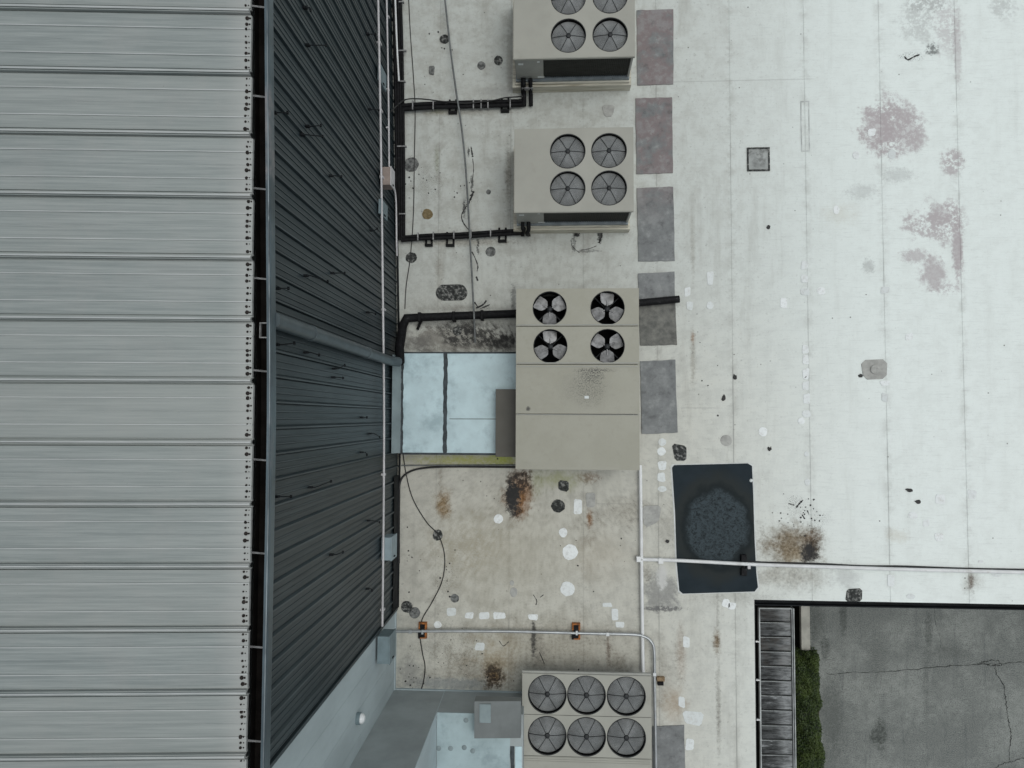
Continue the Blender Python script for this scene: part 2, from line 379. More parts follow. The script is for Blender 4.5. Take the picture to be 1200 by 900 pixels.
MAT['duct_dull'] = simple('dull_duct_membrane', (0.23, 0.28, 0.29, 1), 0.65, 0, 0.3, 0.12, 2.5, dirt=(0.1, 0.12, 0.12, 1), dirt_scale=5, dirt_lo=.6, dirt_hi=.8, bump=.003)
MAT['mastic'] = simple('duct_seam_mastic', (0.05, 0.06, 0.066, 1), 0.7, 0, 0.3, 0.35, 9, bump=.006)
MAT['hood'] = simple('brown_hood_paint', (0.10, 0.095, 0.082, 1), 0.5, 0, 0.3, 0.08, 2)
MAT['hood2'] = simple('grey_hood_paint', (0.16, 0.175, 0.175, 1), 0.5, 0, 0.3, 0.2, 1)
MAT['white'] = simple('white_pipe_plastic', (0.70, 0.71, 0.71, 1), 0.4, 0, 0.4, 0.08, 3, dirt=(0.42, 0.40, 0.37, 1), dirt_scale=4, dirt_lo=.55, dirt_hi=.75, dirt_amt=.5)
MAT['offwhite'] = simple('dull_white_conduit', (0.52, 0.51, 0.52, 1), 0.45, 0, 0.4, 0.12, 3)
MAT['silver'] = simple('zinc_conduit', (0.42, 0.44, 0.45, 1), 0.35, 0.6, 0.5, 0.12, 6, dirt=(0.25, 0.2, 0.15, 1), dirt_scale=4, dirt_lo=.65, dirt_hi=.75)
MAT['cable'] = simple('black_cable', (0.03, 0.03, 0.03, 1), 0.6, 0, 0.3, 0.3, 10)
MAT['greycable'] = simple('grey_cable', (0.15, 0.16, 0.16, 1), 0.6, 0, 0.3, 0.25, 10)
MAT['strap'] = simple('pale_strap', (0.26, 0.26, 0.26, 1), 0.6, 0, 0.3, 0.3, 10)
MAT['bluebox'] = simple('pale_blue_box_paint', (0.27, 0.34, 0.37, 1), 0.5, 0, 0.35, 0.1, 5)
MAT['greybox'] = simple('blue_grey_box_paint', (0.17, 0.225, 0.245, 1), 0.5, 0, 0.35, 0.12, 5)
MAT['tanbox'] = simple('tan_box_paint', (0.30, 0.245, 0.215, 1), 0.6, 0, 0.3, 0.15, 5)
MAT['orange'] = simple('orange_block_paint', (0.36, 0.13, 0.035, 1), 0.7, 0, 0.3, 0.35, 12, dirt=(0.05, 0.03, 0.02, 1), dirt_scale=9, dirt_lo=.5, dirt_hi=.65)
MAT['patchdark'] = simple('tar_patch', (0.055, 0.058, 0.056, 1), 0.85, 0, 0.2, 0.6, 16, dirt=(0.30, 0.30, 0.285, 1), dirt_scale=16, dirt_lo=.50, dirt_hi=.64, dirt_amt=.8, bump=.006)
MAT['patchgrey'] = simple('grey_sealant_patch', (0.16, 0.165, 0.16, 1), 0.85, 0, 0.2, 0.5, 14, dirt=(0.045, 0.045, 0.045, 1), dirt_scale=16, dirt_lo=.50, dirt_hi=.64, dirt_amt=.7, bump=.006)
MAT['outline'] = simple('faint_patch_outline', (0.50, 0.52, 0.51, 1), 0.8, 0, 0.2, 0.2, 6)
MAT['lidgrey'] = simple('grey_lid_membrane', (0.33, 0.345, 0.335, 1), 0.8, 0, 0.2, 0.2, 5, dirt=(0.12, 0.12, 0.115, 1), dirt_scale=6, dirt_lo=.5, dirt_hi=.65)
MAT['patchbrown'] = simple('brown_sealant_patch', (0.20, 0.155, 0.085, 1), 0.85, 0, 0.2, 0.35, 16, dirt=(0.08, 0.06, 0.03, 1), dirt_scale=14, dirt_lo=.52, dirt_hi=.7, bump=.006)
MAT['patchpale'] = simple('soiled_membrane_patch', (0.38, 0.38, 0.36, 1), 0.8, 0, 0.2, 0.15, 8, dirt=(0.2, 0.2, 0.19, 1), dirt_scale=12, dirt_lo=.55, dirt_hi=.75)
def patch_material():
    t = NT('fresh_white_patch', 0.7, 0, 0.25)
    c = t.mix(t.rnd(), (0.64, 0.675, 0.67, 1), (0.83, 0.86, 0.86, 1))
    n1 = t.noise(14, 7, .75)
    c = t.mix(t.ramp(n1, .46, .66, 0, .45), c, (0.48, 0.485, 0.46, 1))
    c = t.mix(t.ramp(t.noise(5, 6, .7), .55, .68, 0, .5), c, (0.50, 0.49, 0.45, 1))
    t.bump(n1, .004)
    return t.col(c)


MAT['patchwhite'] = patch_material()
MAT['flash'] = simple('dark_edge_metal_and_shadow', (0.011, 0.013, 0.015, 1), 0.7, 0, 0.15, 0.4, 4)
MAT['edgewhite'] = simple('white_roof_edge', (0.60, 0.62, 0.61, 1), 0.7, 0, 0.2, 0.12, 4)
MAT['buildwall'] = simple('cream_render', (0.42, 0.41, 0.38, 1), 0.85, 0, 0.2, 0.12, 1)
MAT['concrete'] = simple('pale_concrete', (0.40, 0.395, 0.355, 1), 0.85, 0, 0.2, 0.15, 4, dirt=(0.2, 0.2, 0.18, 1), dirt_scale=3, dirt_lo=.55, dirt_hi=.75)
MAT['soil_and_shade'] = simple('areaway_shade_black', (0.015, 0.015, 0.013, 1), 0.95, 0, 0.1, 0.4, 5)  # near-black puts the deep shade of the gap into the colour
MAT['railpaint'] = simple('weathered_rail_paint', (0.40, 0.42, 0.42, 1), 0.6, 0.2, 0.3, 0.3, 3)
MAT['stem'] = simple('hedge_bark', (0.06, 0.045, 0.03, 1), 0.9, 0, 0.1, 0.3, 10)
MAT['lampwhite'] = simple('white_lamp_glass', (0.75, 0.77, 0.78, 1), 0.3, 0, 0.5, 0.05, 5)
MAT['crack'] = simple('open_crack', (0.035, 0.037, 0.036, 1), 0.95, 0, 0.05, 0.4, 20)
MAT['timber'] = simple('weathered_block', (0.25, 0.18, 0.11, 1), 0.8, 0, 0.2, 0.4, 15)


def pad_material():
    t = NT('walkway_pad_rubber', 0.8, 0, 0.25)
    a, b, cz = t.noise(1.5, 8, 0.7), t.noise(5, 9, 0.72), t.noise(50, 3, 0.7)
    X, Y, Z = t.xyz()
    c = t.mix(t.ramp(b, 0.3, 0.72), (0.165, 0.172, 0.175, 1), (0.235, 0.245, 0.245, 1))
    red = t.math('MULTIPLY', t.ramp(t.math('ADD', Y, t.math('MULTIPLY', a, 2)), 5.0, 6.6), t.ramp(a, 0.40, 0.54))
    c = t.mix(t.math('MULTIPLY', red, 0.85), c, (0.215, 0.168, 0.168, 1))
    c = t.mix(t.ramp(a, 0.50, 0.62, 0, 0.5), c, (0.29, 0.30, 0.30, 1))
    c = t.mix(t.ramp(b, 0.54, 0.66, 0, 0.45), c, (0.33, 0.34, 0.335, 1))
    c = t.mix(t.ramp(b, 0.34, 0.44, 0.5, 0), c, (0.10, 0.10, 0.098, 1))
    c = t.mix(t.ramp(cz, 0.6, 0.75, 0, 0.5), c, (0.10, 0.10, 0.10, 1))
    low = t.math('MULTIPLY', t.ramp(Y, P(770, 352).y - .05, P(770, 352).y + .02, 1, 0), t.ramp(Y, P(770, 406).y - .1, P(770, 404).y))
    c = t.mix(t.math('MULTIPLY', low, 0.75), c, t.mix(t.ramp(b, .35, .65), (0.09, 0.09, 0.08, 1), (0.19, 0.185, 0.16, 1)))
    t.bump(cz, 0.003)
    return t.col(c)


def mat_material():
    t = NT('black_rubber_mat', 0.7, 0, 0.12)
    o = P(840, 618)
    nb, nc = t.noise(3, 5, 0.6), t.noise(15, 8, 0.75, dist=0.9)
    d = t.vmath('LENGTH', t.vmath('MULTIPLY_ADD', t.pos, (0.88, 0.72, 0), (-o.x * 0.88, -o.y * 0.72, 0)))
    d = t.math('ADD', d, t.math('MULTIPLY_ADD', nb, 0.3, -0.15))
    c = t.mix(t.ramp(nb, 0.3, 0.7), (0.015, 0.023, 0.029, 1), (0.021, 0.030, 0.037, 1))
    c = t.mix(t.ramp(d, 0.70, 0.92, 0.9, 0), c, (0.026, 0.031, 0.031, 1))
    c = t.mix(t.ramp(d, 0.58, 0.70, 0.9, 0), c, (0.013, 0.018, 0.020, 1))
    c = t.mix(t.math('MULTIPLY', t.ramp(d, 0.48, 0.60, 1, 0), t.ramp(nc, 0.40, 0.58, 0.3, 1)), c, (0.050, 0.066, 0.075, 1))
    c = t.mix(t.math('MULTIPLY', t.ramp(d, 0.5, 0.6, 1, 0), t.ramp(nc, 0.36, 0.46, .8, 0)), c, (0.010, 0.012, 0.013, 1))
    t.bump(nc, 0.004)
    return t.col(c)


def asphalt_material():
    t = NT('worn_asphalt', 0.85, 0, 0.25)
    a, b, cz, s = t.noise(0.5, 9, 0.7), t.noise(5, 10, 0.78), t.noise(38, 5, 0.8), t.noise(1.6, 9, 0.7, stretch=(2.2, 0.25, 1))
    c = t.mix(t.ramp(b, 0.3, 0.7), (0.215, 0.230, 0.216, 1), (0.300, 0.315, 0.297, 1))
    c = t.mix(t.ramp(a, 0.42, 0.60, 0.55, 0), c, (0.115, 0.125, 0.12, 1))
    c = t.mix(t.ramp(s, 0.52, 0.74, 0, 0.6), c, (0.085, 0.095, 0.095, 1))
    c = t.mix(t.ramp(cz, 0.50, 0.62, 0, 0.75), c, (0.06, 0.066, 0.066, 1))
    mid = t.noise(11, 9, 0.8)
    c = t.mix(t.ramp(mid, 0.53, 0.66, 0, 0.6), c, (0.075, 0.083, 0.08, 1))
    c = t.mix(t.ramp(cz, 0.36, 0.46, 0.6, 0), c, (0.36, 0.38, 0.37, 1))
    gr = t.noise(14, 8, .8)
    for (px, py, rx, ry, amt) in ((1031, 860, 9, 20, .9), (1024, 865, 8, 6, .7), (988, 718, 5, 30, .7), (967, 760, 6, 16, .7), (955, 730, 12, 40, .5), (1088, 740, 5, 24, .55), (1030, 770, 12, 30, .3), (1110, 765, 26, 8, .3), (975, 840, 14, 60, .45), (1085, 800, 4, 40, .3)):
        o = P(px, py, -5)
        sx, sy = 1 / (rx * .024), 1 / (ry * .024)
        d = t.vmath('LENGTH', t.vmath('MULTIPLY_ADD', t.pos, (sx, sy, 0), (-o.x * sx, -o.y * sy, 0)))
        d = t.math('ADD', d, t.math('MULTIPLY_ADD', t.noise(9, 9, .78), 2.6, -1.3))
        c = t.mix(t.math('MULTIPLY', t.ramp(d, 0.4, 1.15, amt, 0), t.ramp(gr, .42, .58, .45, 1)), c, (0.05, 0.057, 0.052, 1))
    t.bump(cz, 0.006)
    return t.col(c)


def plank_material():
    t = NT('weathered_plank', 0.8, 0, 0.25)
    v = t.objpos()
    off = t.vmath('MULTIPLY', t.rnd(), (17, 41, 5))
    v2 = t.vmath('ADD', v, off)
    g = t.noise(6, 8, 0.75, vec=v2, stretch=(0.5, 2.6, 1))
    b = t.noise(5, 5, 0.65, vec=v2)
    X, Y, Z = t.xyz(v)
    lite = t.math('MULTIPLY', t.ramp(X, -0.1, 0.25), t.ramp(b, 0.35, 0.6, .55, 1))
    c = t.mix(t.ramp(g, 0.36, 0.68), (0.012, 0.013, 0.013, 1), (0.115, 0.122, 0.125, 1))
    c = t.mix(t.math('MULTIPLY', lite, t.ramp(g, 0.35, 0.6, .3, .8)), c, (0.36, 0.375, 0.38, 1))
    c = t.mix(t.math('MULTIPLY', t.ramp(t.rnd(), 0.55, 0.95), t.ramp(b, .4, .6, 0, .5)), c, (0.062, 0.053, 0.045, 1))
    c = t.mix(t.math('MULTIPLY', t.ramp(t.rnd(), 0.2, 0.5, 1, 0), t.ramp(g, 0.58, 0.66)), c, (0.34, 0.35, 0.36, 1))
    return t.col(c)


def leaf_material():
    t = NT('hedge_leaf', 0.55, 0, 0.35)
    g = t.n.new('ShaderNodeNewGeometry')
    rp = g.outputs['Random Per Island']
    b = t.noise(2.2, 4)
    c = t.mix(rp, (0.006, 0.015, 0.004, 1), (0.050, 0.082, 0.016, 1))
    c = t.mix(t.ramp(b, 0.45, 0.65, 0, 0.6), c, (0.065, 0.095, 0.016, 1))
    return t.col(c)


MAT['pad'], MAT['mat'], MAT['asphalt'], MAT['plank'], MAT['leaf'] = pad_material(), mat_material(), asphalt_material(), plank_material(), leaf_material()


# ------------------------------------------------------------------ mesh helpers
class MB:
    def __init__(self):
        self.v, self.f, self.mi, self.sm = [], [], [], []

    def add(self, vs, fs, mi=0, smooth=False):
        o = len(self.v)
        self.v += [tuple(x) for x in vs]
        for f in fs:
            self.f.append(tuple(i + o for i in f)); self.mi.append(mi); self.sm.append(smooth)
        return self

    def box(self, x0, x1, y0, y1, z0, z1, mi=0, bev=0.0):
        if bev <= 0:
            vs = [(x, y, z) for z in (z0, z1) for (x, y) in ((x0, y0), (x1, y0), (x1, y1), (x0, y1))]
            return self.add(vs, [(3, 2, 1, 0), (4, 5, 6, 7), (0, 1, 5, 4), (1, 2, 6, 5), (2, 3, 7, 6), (3, 0, 4, 7)], mi)
        b = bev
        vs = [(x, y, z0) for (x, y) in ((x0, y0), (x1, y0), (x1, y1), (x0, y1))]
        vs += [(x, y, z1 - b) for (x, y) in ((x0, y0), (x1, y0), (x1, y1), (x0, y1))]
        vs += [(x, y, z1) for (x, y) in ((x0 + b, y0 + b), (x1 - b, y0 + b), (x1 - b, y1 - b), (x0 + b, y1 - b))]
        fs = [(3, 2, 1, 0), (8, 9, 10, 11)]
        for k in range(4):
            j = (k + 1) % 4
            fs += [(k, j, 4 + j, 4 + k), (4 + k, 4 + j, 8 + j, 8 + k)]
        return self.add(vs, fs, mi)

    def prism(self, pts, z0, z1, mi=0, bev=0.0):
        """vertical prism over a counter-clockwise outline"""
        k = len(pts)
        cx = sum(p[0] for p in pts) / k; cy = sum(p[1] for p in pts) / k
        vs = [(p[0], p[1], z0) for p in pts]
        fs = [tuple(range(k - 1, -1, -1))]
        if bev:
            vs += [(p[0], p[1], z1 - bev) for p in pts]
            r = [(p[0] - cx, p[1] - cy) for p in pts]
            vs += [(p[0] - a[0] / max(1e-6, math.hypot(*a)) * bev, p[1] - a[1] / max(1e-6, math.hypot(*a)) * bev, z1) for p, a in zip(pts, r)]
            for i in range(k):
                j = (i + 1) % k
                fs += [(i, j, k + j, k + i), (k + i, k + j, 2 * k + j, 2 * k + i)]
            fs.append(tuple(range(2 * k, 3 * k)))
        else:
            vs += [(p[0], p[1], z1) for p in pts]
            for i in range(k):
                j = (i + 1) % k
                fs.append((i, j, k + j, k + i))
            fs.append(tuple(range(k, 2 * k)))
        return self.add(vs, fs, mi)

    def tube(self, pts, r, seg=8, mi=0, caps=True, closed=False):
        pts = [Vector(p) for p in pts]
        k = len(pts)
        rr = r if isinstance(r, (list, tuple)) else [r] * k
        vs, up = [], None
        for i, p in enumerate(pts):
            a = pts[(i - 1) % k] if (closed or i > 0) else p
            b = pts[(i + 1) % k] if (closed or i < k - 1) else p
            d = (b - a).normalized()
            if up is None:
                up = Vector((0, 0, 1)) if abs(d.z) < 0.9 else Vector((0, 1, 0))
            s = d.cross(up).normalized()
            u = s.cross(d).normalized()
            up = u
            for q in range(seg):
                an = 2 * math.pi * q / seg
                vs.append(p + (s * math.cos(an) + u * math.sin(an)) * rr[i])
        fs = []
        for i in range(k if closed else k - 1):
            j = (i + 1) % k
            for q in range(seg):
                e = (q + 1) % seg
                fs.append((i * seg + q, j * seg + q, j * seg + e, i * seg + e))
        self.add(vs, fs, mi, True)
        if caps and not closed:
            self.add(vs[:seg], [tuple(range(seg))], mi)
            self.add(vs[-seg:], [tuple(range(seg - 1, -1, -1))], mi)
        return self

    def lathe(self, prof, cx=0, cy=0, seg=32, mi=0, smooth=True):
        vs, fs = [], []
        for (r, z) in prof:
            for q in range(seg):
                an = 2 * math.pi * q / seg
                vs.append((cx + r * math.cos(an), cy + r * math.sin(an), z))
        for i in range(len(prof) - 1):
            for q in range(seg):
                e = (q + 1) % seg
                fs.append((i * seg + q, i * seg + e, (i + 1) * seg + e, (i + 1) * seg + q))
        return self.add(vs, fs, mi, smooth)

    def mesh(self, name, mats):
        me = bpy.data.meshes.new(name)
        me.from_pydata(self.v, [], self.f)
        for m in (mats if isinstance(mats, (list, tuple)) else [mats]):
            me.materials.append(m)
        me.polygons.foreach_set('material_index', self.mi)
        me.polygons.foreach_set('use_smooth', self.sm)
        me.update()
        return me

    def build(self, name, mats, parent=None, loc=(0, 0, 0)):
        return obj(name, self.mesh(name, mats), parent, loc)


def obj(name, me, parent=None, loc=(0, 0, 0), rz=0.0):
    o = bpy.data.objects.new(name, me)
    COL.objects.link(o)
    o.location = loc
    o.rotation_euler = (0, 0, rz)
    if parent:
        o.parent = parent
    return o


def tag(o, label=None, cat=None, group=None, kind=None):
    if label: o['label'] = label
    if cat: o['category'] = cat
    if group: o['group'] = group
    if kind: o['kind'] = kind
    return o


def thing(name, label, cat, loc=(0, 0, 0), group=None):
    return tag(obj(name, None, None, loc), label, cat, group)


def smooth_path(pts, sub=8):
    pts = [Vector(p) for p in pts]
    out = []
    for i in range(len(pts) - 1):
        p0, p1, p2, p3 = pts[max(0, i - 1)], pts[i], pts[i + 1], pts[min(len(pts) - 1, i + 2)]
        for k in range(sub):
            t = k / sub
            out.append(0.5 * ((2 * p1) + (p2 - p0) * t + (2 * p0 - 5 * p1 + 4 * p2 - p3) * t * t + (3 * p1 - p0 - 3 * p2 + p3) * t ** 3))
    out.append(pts[-1])
    return out


def deck(mb, cells, z, drop, mi=0, mi_in=1, seg=40):
    """flat sheet with round openings; cells: (x0,x1,y0,y1,hole) with hole=(cx,cy,r) or None"""
    for (x0, x1, y0, y1, h) in cells:
        if not h:
            mb.add([(x0, y0, z), (x1, y0, z), (x1, y1, z), (x0, y1, z)], [(0, 1, 2, 3)], mi)
            continue
        cx, cy, r = h
        ang = sorted([2 * math.pi * k / seg for k in range(seg)] + [math.atan2(y - cy, x - cx) % (2 * math.pi) for x in (x0, x1) for y in (y0, y1)])
        inn, out, low = [], [], []
        for a in ang:
            c, s = math.cos(a), math.sin(a)
            inn.append((cx + r * c, cy + r * s, z)); low.append((cx + r * c, cy + r * s, z - drop))
            ts = []
            if c > 1e-9: ts.append((x1 - cx) / c)
            if c < -1e-9: ts.append((x0 - cx) / c)
            if s > 1e-9: ts.append((y1 - cy) / s)
            if s < -1e-9: ts.append((y0 - cy) / s)
            tt = min(ts)
            out.append((cx + tt * c, cy + tt * s, z))
        k = len(ang)
        fs, fw = [], []
        for i in range(k):
            j = (i + 1) % k
            fs.append((i, k + i, k + j, j))
            fw.append((i, j, k + j, k + i))
        mb.add(inn + out, fs, mi)
        mb.add(inn + low, fw, mi_in)


# ------------------------------------------------------------------ setting: ground
GZ = -5.0
WX = P(467, 489).x                   # foot of the metal-clad wall
EDGE_S = P(1040, 705.5).y            # south edge of the east wing
EDGE_E = P(884, 720).x               # east edge of the south wing
BEAM = P(938.6, 711, -4.2).x, P(949, 711, -4.2).x
BEAM_Y = P(944, 768, -4.2).y
gx0 = BEAM[0]
g = MB()
g.add([(gx0, -400, GZ - .01), (400, -400, GZ - .01), (400, 400, GZ - .01), (gx0, 400, GZ - .01)], [(0, 1, 2, 3)])
g.add([(-400, -400, GZ - .01), (EDGE_E - .3, -400, GZ - .01), (EDGE_E - .3, 400, GZ - .01), (-400, 400, GZ - .01)], [(0, 1, 2, 3)])
tag(g.build('ground', MAT['asphalt']), kind='structure')
g = MB()
g.add([(EDGE_E - .3, -40, -8), (gx0, -40, -8), (gx0, 12, -8), (EDGE_E - .3, 12, -8)], [(0, 1, 2, 3)])
g.add([(gx0 + .02, -40, -8), (gx0 + .02, 12, -8), (gx0 + .02, 12, GZ - .01), (gx0 + .02, -40, GZ - .01)], [(0, 1, 2, 3)])
tag(g.build('areaway_floor', MAT['soil_and_shade']), kind='structure')  # pit floor and side near-black, painted as deep shade
pk = MB()
pk.add([(gx0, -60, GZ), (80, -60, GZ), (80, EDGE_S + .4, GZ), (gx0, EDGE_S + .4, GZ)], [(0, 1, 2, 3)])
parking = tag(pk.build('parking_lot', MAT['asphalt']), kind='structure')


def crack(pts, width):
    pts = smooth_path([P(x, y, GZ) for x, y in pts], 10)
    mb = MB()
    vs = []
    for i, p in enumerate(pts):
        a, b = pts[max(0, i - 1)], pts[min(len(pts) - 1, i + 1)]
        d = (b - a).normalized()
        s = Vector((-d.y, d.x, 0))
        p = p + s * random.uniform(-.018, .018)
        wd = width * random.uniform(.12, .7)
        vs += [p + s * wd + Vector((0, 0, .004)), p - s * wd + Vector((0, 0, .004))]
    mb.add(vs, [(2 * i, 2 * i + 1, 2 * i + 3, 2 * i + 2) for i in range(len(pts) - 1)])
    mb.build('crack', MAT['crack'], parking)


crack([(966, 790), (1000, 788), (1040, 787), (1085, 783), (1130, 779), (1165, 778), (1200, 776), (1240, 774)], .016)
crack([(1145, 778), (1155, 775), (1168, 774), (1174, 780)], .02)
crack([(1150, 775), (1160, 780), (1172, 779)], .02)
crack([(1166, 778), (1168, 790), (1176, 804), (1179, 825), (1182, 845), (1185, 862), (1183, 880), (1183, 893)], .02)
crack([(1160, 905), (1172, 896), (1185, 892), (1200, 888), (1220, 880)], .02)
crack([(1095, 712), (1096, 730), (1101, 745), (1103, 760)], .008)
crack([(1113, 778), (1113, 783)], .008)

# ------------------------------------------------------------------ flat-roofed building
FB = thing('flat_roof_building', 'low building under a soiled white membrane flat roof with patches and rust stains', 'building', (0, 0, 0))
NORTH, SOUTH, EAST = 14.0, -14.0, 18.0
for i in range(len(SEAMS) - 1):
    xa, xb = SEAMS[i], SEAMS[i + 1] + 0.06
    if i == 0:
        xa = WX - .6
    if xa > EAST:
        break
    south = SOUTH
    b = MB()
    spans = []
    if xb <= EDGE_E: spans = [(xa, xb, SOUTH)]
    elif xa >= EDGE_E: spans = [(xa, min(xb, EAST), EDGE_S)]
    else: spans = [(xa, EDGE_E, SOUTH), (EDGE_E, xb, EDGE_S)]
    for (u, v, s) in spans:
        zz = lambda x: 0.005 * (1 - (x - xa) / (xb - xa))
        b.add([(u, s, zz(u)), (v, s, zz(v)), (v, NORTH, zz(v)), (u, NORTH, zz(u))], [(0, 1, 2, 3)])
        b.add([(u, s, -.02), (u, s, zz(u)), (u, NORTH, zz(u)), (u, NORTH, -.02)], [(0, 1, 2, 3)])
    b.build('roof_sheet', MAT['roof'], FB)
b = MB()
b.box(WX - .6, EDGE_E, SOUTH, EDGE_S, -.3, -.03)
b.box(WX - .6, EAST, EDGE_S, NORTH, -.3, -.03)
b.build('roof_slab', MAT['edgewhite'], FB)
b = MB()
b.box(WX - .6, EDGE_E - .12, SOUTH + .1, EDGE_S + .15, -8.2, -.301)
b.box(WX - .6, EAST - .12, EDGE_S + .151, NORTH - .1, -8.2, -.302)
b.build('wall', MAT['buildwall'], FB)
# black strip standing for the shadow along the south edge and dark edge metal along the east edge
b = MB()
b.box(EDGE_E - .02, EAST, EDGE_S - .115, EDGE_S - .095, -.16, .0)
b.box(EDGE_E - .02, EAST, EDGE_S - .095, EDGE_S - .005, -.16, -.14)
b.build('south_shadow_strip', MAT['flash'], FB)
b = MB()
b.box(EDGE_E - .002, EDGE_E + .02, SOUTH, EDGE_S - .12, -.2, -.004)
b.build('edge_trim', MAT['flash'], FB)


def blob(px, py, w, h, rounded, jitter=.06, k=14, ang=0):
    o = P(px, py)
    out = []
    s = .018 / 2
    if rounded:
        for i in range(k):
            a = 2 * math.pi * i / k
            q = 1 + random.uniform(-jitter, jitter)
            out.append((o.x + w * s * q * math.cos(a), o.y + h * s * q * math.sin(a)))
    else:
        c = min(w, h) * .18
        for (sx, sy) in ((-1, -1), (1, -1), (1, 1), (-1, 1)):
            jx, jy = random.uniform(-1, 1) * w * jitter * 1.8, random.uniform(-1, 1) * h * jitter * 1.8
            ax, ay = sx * w / 2 + jx, sy * h / 2 + jy
            pts = [(ax, ay - sy * c), (ax - sx * c, ay)]
            if sx * sy < 0: pts.reverse()
            for (u, v) in pts:
                out.append((o.x + u * .018, o.y + v * .018))
    return out


def patch(px, py, w, h, rounded, mat, name, z=.012):
    pts = blob(px, py, w, h, rounded)
    # outline must run counter-clockwise
    ar = sum(pts[i][0] * pts[(i + 1) % len(pts)][1] - pts[(i + 1) % len(pts)][0] * pts[i][1] for i in range(len(pts)))
    if ar < 0: pts.reverse()
    return MB().prism(pts, -.01, z, 0, .003).build(name, MAT[mat], FB)


WHITE = [(832, 326, 7, 15, 0), (806, 342, 7, 10, 0), (832, 358, 8, 9, 1), (808, 358, 7, 10, 0), (918, 355, 7, 12, 0), (943, 311, 8, 9, 0), (943, 326, 8, 9, 0), (943, 342, 10, 8, 0), (962, 341, 10, 9, 1), (980, 246, 7, 10, 1), (1037, 340, 9, 7, 0), (1065.5, 395, 9, 8, 0),
         (944, 409, 7, 10, 0), (944, 421, 7, 10, 0), (944, 438, 7, 12, 0), (944, 452, 7, 10, 0), (945, 467, 7, 11, 0), (945, 485, 10, 9, 1), (939, 493, 8, 8, 1), (894, 506, 10, 11, 1), (1037, 449, 10, 6, 0), (1037, 466, 7, 10, 0), (945, 532, 5, 6, 1), (946, 565, 6, 8, 1), (1101, 585, 10, 10, 0), (1139, 579, 9, 10, 0), (1070, 604, 11, 8, 1), (1085, 613, 7, 8, 0), (1100, 629, 9, 9, 0), (1149, 658, 6, 4, 1),
         (776, 518, 9, 9, 1), (775, 529, 10, 10, 1), (776, 545, 9, 10, 0), (775, 559, 9, 10, 0), (776, 573, 10, 7, 1), (584, 608, 11, 11, 1), (660, 624, 10, 11, 1), (668, 647, 18, 18, 1), (665, 690, 17, 17, 1), (529, 717, 11, 9, 0), (550, 721, 9, 7, 0), (568, 721, 13, 8, 0), (585, 721, 14, 8, 0), (513, 732, 9, 8, 1), (562, 757, 10, 9, 0), (625, 723, 11, 7, 0), (712, 709, 10, 5, 0), (720.5, 720.5, 7, 12, 0), (726, 732, 9, 6, 0),
         (804, 752, 7, 11, 0), (799, 822, 8, 12, 0), (813, 841, 21, 16, 0), (808.5, 872, 9, 13, 0), (851, 707, 9, 9, 0), (858, 710, 9, 8, 0), (1067, 699, 10, 6, 1), (1044, 680, 7, 14, 0), (1168, 672, 12, 8, 1), (677, 594, 9, 19, 0), (1021, 155, 9, 10, 0), (1003, 182, 8, 9, 1), (1045, 181, 9, 12, 1)]
for (px, py, pw, ph, rd) in WHITE:
    patch(px, py, pw, ph, rd, 'patchwhite', 'white_patch', .010)
for (px, py, pw, ph, rd, m) in [(521, 46, 12, 12, 1, 'patchdark'), (564, 77, 10, 10, 1, 'patchgrey'), (584, 71, 11, 12, 1, 'patchdark'), (482, 193, 18, 18, 1, 'patchgrey'), (501, 251, 13, 13, 1, 'patchbrown'), (572.5, 225, 6, 6, 1, 'patchgrey'), (482, 302, 14, 13, 1, 'patchdark'), (575, 295, 12, 12, 1, 'patchgrey'), (536, 388, 11, 12, 1, 'patchdark'), (513, 627, 12, 13, 1, 'patchdark'), (477, 711, 14, 14, 1, 'patchdark'), (486, 718, 13, 13, 1, 'patchgrey'), (533, 701, 10, 10, 1, 'patchgrey'), (602, 694, 9, 11, 1, 'patchpale'), (654, 593, 16, 15, 1, 'patchdark'), (851, 516, 13, 13, 1, 'patchpale'), (600, 683, 5, 6, 1, 'patchpale')]:
    patch(px, py, pw, ph, rd, m, 'round_patch', .014 if (px, py) != (486, 718) else .010)
for (px, py, pw, ph, m) in [(660, 569, 13, 13, 'patchdark'), (797, 530, 15, 18, 'patchdark'), (1001, 697, 18, 14, 'patchdark'), (713, 131, 13, 14, 'patchpale'), (764, 603, 20, 24, 'patchpale'), (506, 83, 6, 10, 'patchgrey'), (692, 587, 10, 17, 'patchpale'), (1025, 433, 27, 26, 'patchpale')]:
    patch(px, py, pw, ph, 0, m, 'square_patch', .016)
# smeared black tar marks left on the membrane
def tar_mark(pts, width):
    pts = smooth_path([P(x, y, .0075) for x, y in pts], 5)
    vs = []
    for i, p in enumerate(pts):
        a, b = pts[max(0, i - 1)], pts[min(len(pts) - 1, i + 1)]
        d = (b - a).normalized()
        s = Vector((-d.y, d.x, 0))
        wd = width * .018 * random.uniform(.25, 1.1)
        vs += [p + s * wd, p - s * wd, p + s * wd * .5 + Vector((0, 0, .004)), p - s * wd * .5 + Vector((0, 0, .004))]
    q = MB()
    for i in range(len(pts) - 1):
        o_ = 4 * i
        q.add([vs[o_ + k] for k in range(8)], [(0, 2, 6, 4), (2, 3, 7, 6), (3, 1, 5, 7)])
    q.build('tar_mark', MAT['cable'], FB)


